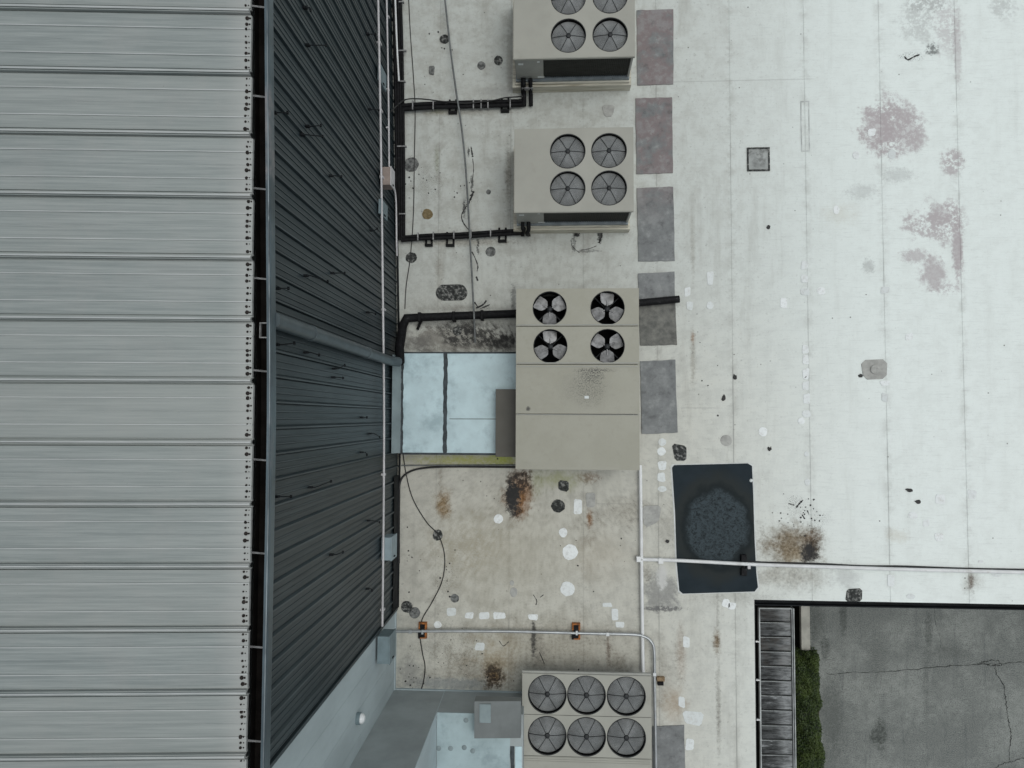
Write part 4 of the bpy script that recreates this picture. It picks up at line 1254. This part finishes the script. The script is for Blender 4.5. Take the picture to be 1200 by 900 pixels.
# six-fan condenser at the bottom edge
Z4 = .72
a, c = P(612, 790, Z4), P(764, 960, Z4)
cx, cy = (a.x + c.x) / 2, (a.y + c.y) / 2
U4 = thing('condenser_unit', 'six fan beige condenser at the bottom edge of the photo beside the zinc conduit', 'condenser', (cx, cy, 0))
x0, x1, y0, y1 = a.x - cx, c.x - cx, c.y - cy, a.y - cy
rows = [P(690, q, Z4).y - cy for q in (790.5, 839, 887.5, 925, 960)]
r4 = 21.3 * (CAMZ - Z4) / F
cols = [P(q, 839, Z4).x - cx for q in (641.3, 687.3, 734)]
cyr = [P(687, q, Z4).y - cy for q in (814.8, 863.4)]
me4 = fan_meshes(r4, 0)
for j in range(4):
    yt_, yb_ = rows[j] - .005, rows[j + 1] + .005
    d = MB()
    if j < 2:
        xa, xb = (cols[0] + cols[1]) / 2, (cols[1] + cols[2]) / 2
        deck(d, [(x0, xa, yb_, yt_, (cols[0], cyr[j], r4)), (xa, xb, yb_, yt_, (cols[1], cyr[j], r4)), (xb, x1, yb_, yt_, (cols[2], cyr[j], r4))], Z4, .16)
    else:
        deck(d, [(x0, x1, yb_, yt_, None)], Z4, .1)
        for q_ in (.012, .05, .09):
            d.box(x0 + .03, x1 - .03, yt_ - q_ - .012, yt_ - q_, Z4 - .002, Z4 + .008)
    d.add([(x0, yb_, Z4), (x1, yb_, Z4), (x1, yb_, Z4 - .05), (x0, yb_, Z4 - .05)], [(3, 2, 1, 0)])
    d.add([(x0, yt_, Z4), (x1, yt_, Z4), (x1, yt_, Z4 - .05), (x0, yt_, Z4 - .05)], [(0, 1, 2, 3)])
    d.build('top_panel', [MAT['beige'], MAT['blackhole']], U4)
    if j < 2:
        for xx in cols:
            guarded_fan(U4, me4, xx, cyr[j], Z4, random.uniform(0, 3))
q = MB()
zl = .2                                                     # the coils lean inwards to a narrow foot
yt_ = rows[0]
for (u0, u1) in ((x0 + .02, x1 - .02),):
    q.add([(u0, yt_ - .02, Z4 - .05), (u1, yt_ - .02, Z4 - .05), (u1, yt_ - .25, zl), (u0, yt_ - .25, zl)], [(0, 1, 2, 3), (3, 2, 1, 0)])
    q.add([(u0, y0 + .02, Z4 - .05), (u1, y0 + .02, Z4 - .05), (u1, y0 + .55, zl), (u0, y0 + .55, zl)], [(0, 1, 2, 3), (3, 2, 1, 0)])
    for xx in (u0, u1):
        q.add([(xx, yt_ - .02, Z4 - .05), (xx, y0 + .02, Z4 - .05), (xx, y0 + .55, zl), (xx, yt_ - .25, zl)], [(0, 1, 2, 3), (3, 2, 1, 0)])
q.build('coil', MAT['coil'], U4)
q = MB()
q.add([(x0 + .03, y0 + .3, Z4 - .36), (x1 - .03, y0 + .3, Z4 - .36), (x1 - .03, yt_ - .2, Z4 - .36), (x0 + .03, yt_ - .2, Z4 - .36)], [(0, 1, 2, 3)])
q.build('fan_well', MAT['blackhole'], U4)
q = MB()
q.box(x0, x1, rows[0] - .004, rows[0] + .035, Z4 - .09, Z4 - .03)
q.build('edge_rail', MAT['beige_side'], U4)
q = MB()
q.box(x0 + .05, x1 - .05, y0 + .5, yt_ - .27, -.01, zl)
q.build('curb', MAT['galvrail'], U4)
# grey hood on the west side of the six-fan condenser
h0, h1 = P(556, 822, 1.4), P(612, 867, 1.4)
q = MB()
q.add([(h0.x - cx, h1.y - cy, 1.4), (x0 - .002, h1.y - cy, 1.33), (x0 - .002, h0.y - cy, 1.33), (h0.x - cx, h0.y - cy, 1.4),
       (h0.x - cx, h1.y - cy, 1.14), (x0 - .002, h1.y - cy, 1.14), (x0 - .002, h0.y - cy, 1.14), (h0.x - cx, h0.y - cy, 1.14)],
      [(0, 1, 2, 3), (0, 3, 7, 4), (0, 4, 5, 1), (3, 2, 6, 7), (4, 7, 6, 5)])
q.build('intake_hood', MAT['hood2'], U4)
h2 = P(562, 825, 1.4); h3 = P(575, 847, 1.4)
MB().box(h2.x - cx, h3.x - cx, h3.y - cy, h2.y - cy, 1.38, 1.408).build('access_plate', MAT['duct_dull'], U4)

# ------------------------------------------------------------------ ducts
DZ = .62
a, c = P(472, 413, DZ), P(605, 533, DZ)
D3 = thing('rooftop_duct', 'wide duct wrapped in pale blue-white membrane between dark siding and largest rooftop unit', 'duct', (a.x, c.y, 0), 'membrane wrapped ducts')
w_, h_ = c.x - a.x, a.y - c.y
s1 = P(519.3, 470, DZ).x - a.x; s2 = P(524, 470, DZ).x - a.x


def wavy_slab(x0, x1, y0, y1, z0, z1, amp=.008):
    nseg = 34
    left = [(x0 + random.uniform(-amp, amp), y0 + (y1 - y0) * i / nseg) for i in range(nseg + 1)]
    right = [(x1 + random.uniform(-amp, amp), y0 + (y1 - y0) * i / nseg) for i in range(nseg + 1)]
    mb = MB()
    mb.prism([(x, y) for x, y in right] + [(x, y) for x, y in reversed(left)], z0, z1, 0, .004)
    return mb


core = MB().box(.0, w_ + .06, -.012, h_ + .012, .02, DZ - .016)
core.build('duct_body', MAT['mastic'], D3)
wavy_slab(.02, s1, .03, h_ - .02, .1, DZ, .009).build('duct_panel', MAT['duct'], D3)
wavy_slab(s2, w_ + .02, .03, h_ - .025, .1, DZ, .009).build('duct_panel', MAT['duct'], D3)
wavy_slab(s1 - .005, s2 + .005, .0, h_, .1, DZ - .012, .012).build('seam_tape', MAT['mastic'], D3)
wavy_slab(-.03, .03, .0, h_, .1, DZ - .013, .012).build('seam_tape', MAT['mastic'], D3)
y5 = P(560, 491, DZ).y - c.y
wavy_slab(s2 + .05, w_ - .02, y5 - .008, y5 + .01, DZ - .003, DZ + .004, .002).build('panel_fold', MAT['duct_dull'], D3)
f0 = P(455, 423, DZ + .12)
q = MB()
q.add([(WX + .04 - a.x, .02, DZ + .20), (-.028, .02, DZ - .02), (-.028, h_ - .06, DZ - .02), (WX + .04 - a.x, h_ - .06, DZ + .20)], [(0, 1, 2, 3)])
q.add([(WX + .04 - a.x, .02, .0), (-.028, .02, .0), (-.028, .02, DZ - .02), (WX + .04 - a.x, .02, DZ + .20)], [(0, 1, 2, 3)])
q.add([(WX + .04 - a.x, h_ - .06, .0), (-.028, h_ - .06, .0), (-.028, h_ - .06, DZ - .02), (WX + .04 - a.x, h_ - .06, DZ + .20)], [(3, 2, 1, 0)])
q.build('wall_flashing', MAT['duct_dull'], D3)

# lower duct with the grey north side
D4 = thing('rooftop_duct', 'white topped duct with grey side at the bottom edge beside the six fan condenser', 'duct', (RXW, WY, 0), 'membrane wrapped ducts')
x4 = P(613, 840, D4Z).x - RXW
q = MB()
q.box(.013, x4, -6, -.002, -.01, D4Z - .012)
q.build('duct_side', MAT['greywall2'], D4)
wavy_slab(.02, x4 - .25, -6, -.001, D4Z - .02, D4Z, .003).build('duct_top', MAT['duct_grey'], D4)
wavy_slab(x4 - .24, x4 - .16, -6, -.6, D4Z - .02, D4Z - .003, .01).build('seam_tape', MAT['mastic'], D4)
wavy_slab(x4 - .15, x4 - .02, -6, -.6, D4Z - .02, D4Z - .001, .003).build('duct_top', MAT['duct'], D4)
q = MB()
q.box(RXW - RXW - .0, x4, 0.0, .015, .0, .06)
q.build('base_coating', MAT['greywall'], D4)
for (px, py) in ((514, 877), (528, 877), (544, 876), (554, 880), (546, 844)):
    p = P(px, py, D4Z)
    MB().lathe([(.05, D4Z + .001), (.045, D4Z + .006), (.001, D4Z + .008)], p.x - RXW, p.y - WY, 10).build('sealant_dab', MAT['duct_dull'], D4)

# ------------------------------------------------------------------ pads and mat
PADS = [(((746, 12.5), (789, 11.5), (789, 99), (746.5, 100.5)), 'northernmost reddish grey walkway pad beside the cut off condenser'),
        (((744.5, 115.5), (787.5, 114.5), (788.5, 203), (746, 204.5)), 'reddish grey walkway pad right of the fully visible four fan condenser'),
        (((746, 221), (789, 219), (790.5, 306), (748, 306.5)), 'plain grey walkway pad between the reddish pad and the pipe crossed pad'),
        (((747.5, 320.5), (790, 318.5), (793, 404), (750, 405.5)), 'walkway pad with dirty lower half crossed by a short black pipe'),
        (((750, 423.5), (791, 421.5), (794, 507), (752, 508.5)), 'grey walkway pad right of the largest rooftop unit below the pipe crossed pad'),
        (((764, 851), (801.5, 849.5), (804, 935), (765, 936)), 'dark grey walkway pad at the bottom edge beside the six fan condenser')]
for (q4, lab) in PADS:
    pts = [P(*p) for p in q4]
    o = sum(pts, Vector()) / 4
    out = []
    loop = [pts[3], pts[2], pts[1], pts[0]]
    for i in range(4):
        u, v = loop[i], loop[(i + 1) % 4]
        for k in range(8):
            e = u.lerp(v, k / 8)
            out.append((e.x - o.x + random.uniform(-.006, .006), e.y - o.y + random.uniform(-.006, .006)))
    p_ = MB().prism(out, -.008, .026, 0, .005).build('walkway_pad', MAT['pad'], None, (o.x, o.y, 0))
    tag(p_, lab, 'walkway pad', 'walkway pads in a row beside the units')
poly = [(790, 545), (876, 543), (881, 546), (882.5, 580), (884, 630), (886, 670), (888, 688), (884, 693), (800, 695.5), (796, 692), (793, 660), (791, 600), (787.5, 548)]
poly = [P(*p) for p in poly]
o = sum(poly, Vector()) / len(poly)
pp = [(p.x - o.x, p.y - o.y) for p in reversed(poly)]
mat_o = MB().prism(pp, -.008, .018, 0, .004).build('rubber_mat', MAT['mat'], None, (o.x, o.y, 0))
tag(mat_o, 'large black rubber mat with a dried puddle mark lying under a white pipe', 'mat')
# pale halo of clean membrane left around the mat
big = [(o.x + (p.x - o.x) * 1.035, o.y + (p.y - o.y) * 1.014) for p in reversed(poly)]
MB().prism(big, -.01, .009).build('border_sheet', MAT['edgewhite'], FB)
for (px, py) in ((880, 563),):
    p = P(px, py)
    MB().lathe([(.035, .017), (.03, .026), (.001, .028)], p.x - o.x, p.y - o.y, 12).build('mat_stud', MAT['patchwhite'], mat_o)


# ------------------------------------------------------------------ pipes, conduits, cables
def run(name, label, cat, pts, r, mat, seg=10, sub=1, group=None):
    pts = [Vector(p) for p in pts]
    o = pts[0].copy(); o.z = 0
    loc = [p - o for p in pts]
    if sub > 1: loc = smooth_path(loc, sub)
    root = thing(name, label, cat, o, group)
    MB().tube(loc, r, seg).build('pipe' if r > .012 else 'cable_core', MAT[mat], root)
    return root, o


def clip(root, o, p, mat='strap', sx=.05, sy=.02, sz=.05, name='pipe_clip'):
    p = Vector(p) - o
    MB().box(p.x - sx, p.x + sx, p.y - sy, p.y + sy, max(0, p.z - sz), p.z + sz, 0, .004).build(name, MAT[mat], root)


def PZ(pts, z): return [P(x, y, z) for x, y in pts]


# conduits along the clad wall
c1 = [wallpt(442.5, -30, .09), wallpt(446, 150, .09), wallpt(449, 380, .09), wallpt(450, 489, .09), wallpt(449.3, 620, .09), wallpt(448, 734, .09)]
rt, o = run('wall_conduit', 'longest thin white conduit running the full length of the dark siding', 'conduit', c1, .022, 'offwhite', 8, 6, 'conduits on the dark siding')
for (px, py) in ((444.5, 51), (447.5, 208), (449.5, 363), (449.5, 556), (448.5, 714), (446, 130)):
    clip(rt, o, wallpt(px, py, .075), 'offwhite', .035, .02, .06)
c2 = [wallpt(452.5, -30, .12), wallpt(455, 100, .12), wallpt(456, 197, .12)]
rt, o = run('wall_conduit', 'thin white conduit ending in the tan box on the siding', 'conduit', c2, .018, 'offwhite', 8, 6, 'conduits on the dark siding')
for py in (20, 105, 150): clip(rt, o, wallpt(454.5, py, .10), 'offwhite', .03, .015, .04)
c3 = [wallpt(462, -30, .18), wallpt(465, 50, .18), wallpt(467.5, 95, .18)]
rt, o = run('wall_conduit', 'short white conduit ending at the black pipe bundle near the top edge', 'conduit', c3, .02, 'white', 8, 6, 'conduits on the dark siding')
c4 = [wallpt(461.5, 218, .14), wallpt(464, 235, .15), wallpt(464.7, 280, .15), wallpt(465.2, 300, .15)]
run('wall_conduit', 'short pale conduit leaving the underside of the tan box', 'conduit', c4, .018, 'offwhite', 8, 6, 'conduits on the dark siding')


def wall_box(name, label, cat, px0, py0, px1, py1, depth, mat, side=None, group=None):
    """box fixed to the wall; the outline is its front face in the photo"""
    fo_ = depth + .05
    a_, b_ = wallpt(px0, (py0 + py1) / 2, fo_), wallpt((px0 + px1) / 2, py1, fo_)
    c_ = wallpt((px0 + px1) / 2, py0, fo_); e_ = wallpt(px1, (py0 + py1) / 2, fo_)
    z1, z0 = a_.z, e_.z
    yb, yt = min(b_.y, c_.y), max(b_.y, c_.y)
    X = WX + ex((yb + yt) / 2) + .035
    root = thing(name, label, cat, (X, (yb + yt) / 2, z0), group)
    hh, hy = z1 - z0, (yt - yb) / 2
    q = MB(); q.box(0, depth, -hy, hy, 0, hh)
    q.build('box_body', MAT[side or mat], root)
    q = MB(); q.box(depth, depth + .015, -hy - .012, hy + .012, -.012, hh + .012)
    q.build('box_cover', MAT[mat], root)
    q = MB(); q.box(depth + .015, depth + .03, -hy * .8 - .01, -hy * .8 + .012, hh * .4, hh * .6)
    q.build('latch', MAT['flash'], root)
    return root


wall_box('junction_box', 'tan junction box on the dark siding where a white conduit ends', 'junction box', 458.5, 199, 462.5, 219, .20, 'offwhite', 'tanbox')
wall_box('junction_box', 'small blue grey flat box on the siding just below the tan box', 'junction box', 447, 238, 454, 254, .04, 'greybox', None)
wall_box('junction_box', 'small blue grey flat box on the siding near the top edge behind two conduits', 'junction box', 446, 82, 452.5, 100, .04, 'greybox', None)
wall_box('junction_box', 'pale blue grey box on the foot of the dark siding below the duct', 'junction box', 459, 628, 465, 654, .18, 'bluebox', 'bluebox')
wall_box('junction_box', 'blue grey box on the pale wall where the zinc conduit begins', 'junction box', 457, 742, 463.5, 773, .22, 'greybox', 'greybox')
# lamp on the pale wall
p = wallpt(420, 842, .02)
LP = thing('wall_lamp', 'small round white lamp on the pale grey wall near the bottom edge', 'lamp', (WX, p.y, p.z))
MB().tube([(-.02, 0, 0), (.06, 0, 0)], .10, 16).build('lamp_base', MAT['greybox'], LP)
MB().tube([(.06, 0, 0), (.10, 0, 0), (.13, 0, 0)], [.085, .08, .04], 14).build('lamp_glass', MAT['lampwhite'], LP)


def bundle(label, pts, rad, count, spread, straps, blocks, group='black insulated pipe bundles'):
    """several insulated pipes side by side; pts are centre-line points (x,y,z)"""
    pts = [Vector(p) for p in pts]
    o = pts[0].copy(); o.z = 0
    root = thing('pipe_bundle', label, 'pipe bundle', o, group)
    for k in range(count):
        off = (k - (count - 1) / 2) * spread
        line = []
        for i, p in enumerate(pts):
            a_, b_ = pts[max(0, i - 1)], pts[min(len(pts) - 1, i + 1)]
            d = (b_ - a_); d.z = 0
            d = d.normalized() if d.length > 1e-6 else Vector((1, 0, 0))
            line.append(p - o + Vector((-d.y, d.x, 0)) * off + Vector((0, 0, random.uniform(-.006, .006))))
        MB().tube(smooth_path(line, 5), rad * random.uniform(.85, 1.1), 10).build('insulated_pipe', MAT['black'], root)
    for (p, alongx) in straps:
        p = Vector(p) - o
        wd_ = spread * (count - 1) / 2 + rad + .012
        if alongx: MB().box(p.x - .013, p.x + .013, p.y - wd_, p.y + wd_, p.z - rad, p.z + rad + .008, 0, .003).build('strap', MAT['strap'], root)
        else: MB().box(p.x - wd_ * random.uniform(.2, .9), p.x + wd_ * random.uniform(.4, 1), p.y - .013, p.y + .013, p.z - rad, p.z + rad + .008, 0, .003).build('strap', MAT['strap'], root)
    for (p, sx, sy) in blocks:
        p = Vector(p) - o
        q = MB()
        q.box(p.x - sx, p.x + sx, p.y - sy, p.y - sy + .05, 0, .10, 0, .006)
        q.box(p.x - sx, p.x - sx + .04, p.y - sy + .05, p.y + sy, 0, .05, 0, .004)
        q.box(p.x + sx - .04, p.x + sx, p.y - sy + .05, p.y + sy, 0, .05, 0, .004)
        q.build('support_block', MAT['black'], root)
    return root


Z = .12
vb = PZ([(464, -40), (467, 60), (468.5, 160), (469, 225), (469, 281)], Z)
bundle('long black pipe bundle lying along the foot of the dark siding', vb, .034, 4, .052,
       [(P(470, q, Z - .0), False) for q in (3, 60, 96, 172, 251)], [])
hb1 = PZ([(472, 126), (500, 124), (540, 122.5), (600, 121), (612, 120.5)], Z)
bundle('black pipe bundle crossing the roof to the cut off condenser', hb1, .045, 2, .085,
       [(P(q, 124 - (q - 480) * .02, Z), True) for q in (484, 508, 555, 564, 572, 598)], [(P(531, 126), .09, .16), (P(592, 124), .09, .16)])
rz = [P(618, 124, .10), P(618, 112, .12), P(617.5, 106, .2), P(617.5, 98, .42), P(617.5, 92, .5)]
bundle('black pipe pair rising up the south face of the cut off condenser', rz, .05, 2, .15, [(P(618, 104, .3), False)], [])
hb2 = PZ([(470, 280), (500, 277.5), (540, 276), (585, 273), (614, 271.5)], Z)
bundle('black pipe bundle crossing the roof to the fully visible four fan condenser', hb2, .038, 2, .07,
       [(P(q, 278 - (q - 480) * .05, Z), True) for q in (490, 508, 532, 552, 575)], [(P(528, 281), .09, .16), (P(589, 276), .09, .16), (P(503, 284), .08, .1)])
rz = [P(616, 277, .1), P(616, 274.5, .13), P(616, 271, .32), P(616, 269, .48), P(616, 265, .53), P(616, 260, .54)]
bundle('black pipe pair rising up the south face of the fully visible condenser', rz, .045, 2, .12, [], [])
# drain pipe from the downspout, under the big unit, out over a pad
dp = [DS_END + Vector((.02, 0, .02)), P(468, 408, .62), P(472, 382, .22), P(476.5, 373, .16), P(490, 372, .15), P(605, 367.5, .15), P(680, 360, .15), P(750, 354.8, .15), P(796, 350.5, .14)]
o = P(476, 372)
DR = thing('drain_pipe', 'thick black drain pipe from the downspout running under the largest unit to a pad', 'pipe', o)
MB().tube([p - o for p in dp], [.085, .095, .095, .10, .085, .085, .08, .075, .075], 14).build('pipe', MAT['black'], DR)
for (px, py) in ((492, 372), (565, 369.5), (532, 371)):
    p = P(px, py, .15) - o
    MB().box(p.x - .03, p.x + .03, p.y - .10, p.y + .10, 0, .245, 0, .01).build('pipe_clamp', MAT['black'], DR)
p = P(493, 380) - o
MB().tube([p + Vector((.02, .05, .1)), p + Vector((-.06, -.12, .06))], .03, 8).build('clamp_bolt', MAT['black'], DR)
p = P(467, 418, .7) - o
MB().tube([p + Vector((-.1, .02, 0)), p + Vector((.1, -.03, 0.02))], .012, 6).build('strap', MAT['strap'], DR)

# white plastic pipes on the right
run('white_pipe', 'straight white pipe from the largest unit down to the six fan condenser', 'pipe', PZ([(750.3, 545), (751.5, 640), (752.5, 720), (753.5, 788)], .10), .036, 'white', 10, 1, 'white plastic pipes')
rt, o = run('white_pipe', 'long white pipe crossing the black mat to the right edge', 'pipe', PZ([(751, 655.5), (800, 657), (885, 661.5), (960, 664), (1050, 667), (1130, 669), (1230, 671.5)], .10), .036, 'white', 10, 4, 'white plastic pipes')
for (px, py) in ((748.5, 655), (774, 657)):
    clip(rt, o, P(px, py, .10), 'white', .05, .055, .05, 'pipe_tee')
q = P(870.5, 661.5)
BLK = thing('pipe_support', 'small black block under the white pipe on the rubber mat', 'support block', q, 'blocks under pipes and conduit')
MB().box(-.055, .055, -.21, -.06, .0185, .10, 0, .006).box(-.055, .055, .06, .21, .0185, .10, 0, .006).box(-.03, .03, -.06, .06, .0185, .055).build('block', MAT['black'], BLK)
MB().box(.07, .13, -.07, .05, .0185, .11, 0, .004).build('block_clip', MAT['offwhite'], BLK)
run('black_cable', 'black cable lying just behind the long white pipe to the right edge', 'cable', PZ([(874, 658), (900, 659.5), (960, 661), (1010, 663.5), (1060, 664), (1130, 666.5), (1235, 668.5)], .02), .024, 'cable', 7, 6)
# zinc conduit
zc = PZ([(463, 740), (520, 739.5), (600, 740), (690, 742.3), (740, 743.5)], .13) + PZ([(755, 746), (763, 752), (766.5, 763), (767, 800), (768, 860), (769, 930)], .13)
rt, o = run('zinc_conduit', 'bare zinc conduit with one bend from the pale wall round the six fan condenser', 'conduit', zc, .030, 'silver', 10, 5)
for (px, py) in ((481, 740), (712, 743), (767, 790)):
    clip(rt, o, P(px, py, .13), 'silver', .035, .035, .036, 'coupling')
for (px, py, lab, rot) in ((496, 738, 'orange and black block under the zinc conduit near the pale wall', 0), (675, 739, 'rusty orange block under the zinc conduit left of the bend', 0), (772.5, 795, 'small timber block beside the zinc conduit at the six fan condenser', 1)):
    s = P(px, py)
    t_ = thing('pipe_support', lab, 'support block', s, 'blocks under pipes and conduit')
    if rot:
        MB().box(-.06, .10, -.03, .05, 0, .09, 0, .006).build('block', MAT['timber'], t_)
        MB().box(-.04, .08, -.12, -.05, 0, .07, 0, .006).build('block', MAT['black'], t_)
    else:
        MB().box(-.085, .085, .03, .17, 0, .095, 0, .008).box(-.085, .085, -.16, -.03, 0, .09, 0, .008).build('block', MAT['orange'], t_)
        MB().box(-.05, .05, -.13, .14, .095, .105).box(-.09, -.05, -.155, -.03, .02, .098).build('block_channel', MAT['black'], t_)
        MB().box(-.012, .03, -.045, .045, .105, .172, 0, .003).build('block_clip', MAT['silver'], t_)
# cables
run('black_cable', 'thin black cable wandering down the roof near the dark siding at the top', 'cable', PZ([(478, -20), (481, 40), (484.5, 90), (486.5, 130), (485.5, 190), (484.5, 250), (481, 300), (476, 335), (474.5, 362)], .012), .010, 'cable', 6, 6)
run('grey_cable', 'taut grey cable slanting down the roof left of the condensers', 'cable', PZ([(519.5, -20), (527, 50), (535, 110), (541, 150), (546, 200), (551, 285), (554, 340), (557, 402)], .25), [.02] * 57 if False else .020, 'greycable', 7, 6)
run('black_cable', 'thin black cable looping through a round patch below the duct', 'cable', PZ([(472, 530), (476, 556), (484, 585), (500, 612), (513, 626), (520, 645), (521, 664), (517, 684), (505, 708), (495, 725), (492, 742), (495, 765), (498, 780), (497, 795), (494, 807)], .016), .011, 'cable', 6, 6)
run('black_cable', 'black cable curving from the largest unit to the foot of the siding', 'cable', PZ([(606, 547.5), (560, 547), (520, 547), (493, 549), (478, 554), (469.5, 563), (467.5, 580), (467.5, 610), (467.5, 660)], .05), .022, 'cable', 7, 6)
run('grey_conduit', 'thin grey conduit beside the mossy strip below the duct', 'conduit', PZ([(606, 545), (540, 545), (470, 545.5)], .06), .013, 'greycable', 7)
run('black_cable', 'black cable draped over the upper pipe bundle', 'cable', [P(458, 131, .6), P(465, 124, .4), P(476, 116.5, .2), P(495, 116, .17), P(520, 119, .18), P(545, 121, .19), P(575, 118, .19), P(592, 114.5, .2), P(606, 113.5, .28), P(612, 113, .45)], .014, 'cable', 7, 6)

# tar crumbs and litter
for (px, py, lab) in ((1065, 574, 'longer curved black scrap on the clean roof left of two white patches'), (1076, 588, 'small oval black scrap below the curved one'), (901.5, 526, 'black speckled scrap right of the small dark square patch'), (900.5, 266.5, 'black scrap on the clean roof below the sealed dark square'), (1008, 440.5, 'black scrap at the lower left of the pale raised pad'), (861, 442, 'black upright scrap right of the largest unit'), (848, 466.5, 'small black dot scrap below the upright scrap'), (782, 634, 'black scrap left of the rubber mat on the stained strip')):
    p = P(px, py)
    k = 9
    pts = [(random.uniform(.5, 1.1) * .05 * math.cos(2 * math.pi * i / k) * (1.6 if 'curved' in lab else 1), random.uniform(.5, 1.1) * .05 * math.sin(2 * math.pi * i / k) * (1.6 if 'upright' in lab else 1)) for i in range(k)]
    s = MB().prism(pts, -.004, .02, 0, .006).build('tar_scrap', MAT['cable'], None, (p.x, p.y, .006))
    tag(s, lab, 'scrap', 'black scraps lying on the roof')

# ------------------------------------------------------------------ plank walkway, concrete wall, hedge
KZ = -1.0
ka, kb = P(889, 712, KZ), P(929, 712, KZ)
WK = thing('plank_walkway', 'narrow walkway of dark weathered planks in pale rails below the roof edge', 'walkway', (ka.x, ka.y, KZ))
PW = P(889, 700, KZ).y - P(889, 717.05, KZ).y
kw = kb.x - ka.x
for i in range(22):
    q = MB()
    q.box(-kw / 2 + .03, kw / 2 - .05, -PW / 2 + .026, PW / 2 - .014, -.05, 0, 0, .006)
    q.box(-kw / 2 + .03, kw / 2 - .05, PW / 2 - .012, PW / 2 - .004, -.05, .006, 1)
    o_ = q.build('plank', [MAT['plank'], MAT['railpaint']], WK, (kw / 2, -PW * (i + .5), random.uniform(-.006, .006)))
    o_.rotation_euler = (random.uniform(-.02, .02), 0, random.uniform(-.012, .012))
MB().box(-.004, .022, -PW * 22, 0, -.06, .03).build('rail', MAT['railpaint'], WK)
MB().box(kw - .035, kw - .022, -PW * 22, 0, -.06, .03).build('rail', MAT['railpaint'], WK)
MB().box(kw - .0, kw + .02, -PW * 22, 0, -.06, .034).build('rail', MAT['railpaint'], WK)
MB().box(.022, kw - .035, -.02, .0, -.06, .02).build('rail', MAT['railpaint'], WK)
for py in (751.5, 796.5, 843):
    y = P(886, py, KZ).y - ka.y
    MB().box(-.17, -.004, y - .014, y + .014, -.03, .03).build('bracket', MAT['white'], WK)
q = MB()
q.box(0, BEAM[1] - BEAM[0], 0, EDGE_S + .3 - BEAM_Y, -.12, .0, 0, .01)
q.box(.04, BEAM[1] - BEAM[0] - .02, .02, EDGE_S + .3 - BEAM_Y, -.9, -.12, 1)  # wall side under the coping darkened to stand for shade
tag(q.build('low_wall', [MAT['concrete'], MAT['soil_and_shade']], None, (BEAM[0], BEAM_Y, -4.2)), 'short pale concrete wall end showing between the roof edge and the hedge', 'wall')
HZ = -3.9
hl, hr = P(931, 768, HZ).x, P(962, 775, HZ).x
hy1, hy0 = P(945, 766, HZ).y, P(945, 990, HZ).y
HG = thing('hedge', 'clipped dark green hedge strip between plank walkway and parking lot', 'hedge', ((hl + hr) / 2, hy1, GZ))
lf = MB()
hw_ = hr - hl
for i in range(52000):
    t_ = random.random()
    if t_ < .25: continue
    y = hy0 + (hy1 - hy0) * t_
    wid = hw_ * (1.0 + .26 * (1 - t_)) + .022 * math.sin(y * 5) + .018 * math.sin(y * 11 + 1) + random.gauss(0, .012)
    u = random.random()
    dz = -abs(random.gauss(0, .16))
    edge = min(u, 1 - u) * wid
    top = HZ + .13 * math.sin(y * 3.1 + 2 * math.sin(y * 1.3)) * math.sin(u * 6 + y) + .06 * math.sin(y * 9 + u * 11) + min(0, (edge - .12)) * 1.2
    if hy1 - y < .15: top -= (.15 - (hy1 - y)) * 1.2
    if random.random() < .3:
        dz -= random.uniform(0, .7)
    p = Vector((hl + u * wid, y, top + dz))
    L = random.uniform(.014, .036)
    d = Vector((random.gauss(0, 1), random.gauss(0, 1), random.gauss(.1, .5))).normalized()
    s = d.cross(Vector((random.gauss(0, .4), random.gauss(0, .4), 1))).normalized() * L * .45
    d = d * L
    o_ = Vector(((hl + hr) / 2, hy1, GZ))
    p -= o_
    lf.add([p - d, p + s, p + d, p - s], [(0, 1, 2, 3)])
fo = lf.build('foliage', MAT['leaf'], HG)
fo['kind'] = 'stuff'
core = MB()
core.box(hl + .12 - (hl + hr) / 2, hr + .05 - (hl + hr) / 2, hy0 - hy1, -.16, -.01, HZ - GZ - .32)
core.build('inner_twigs', MAT['stem'], HG)
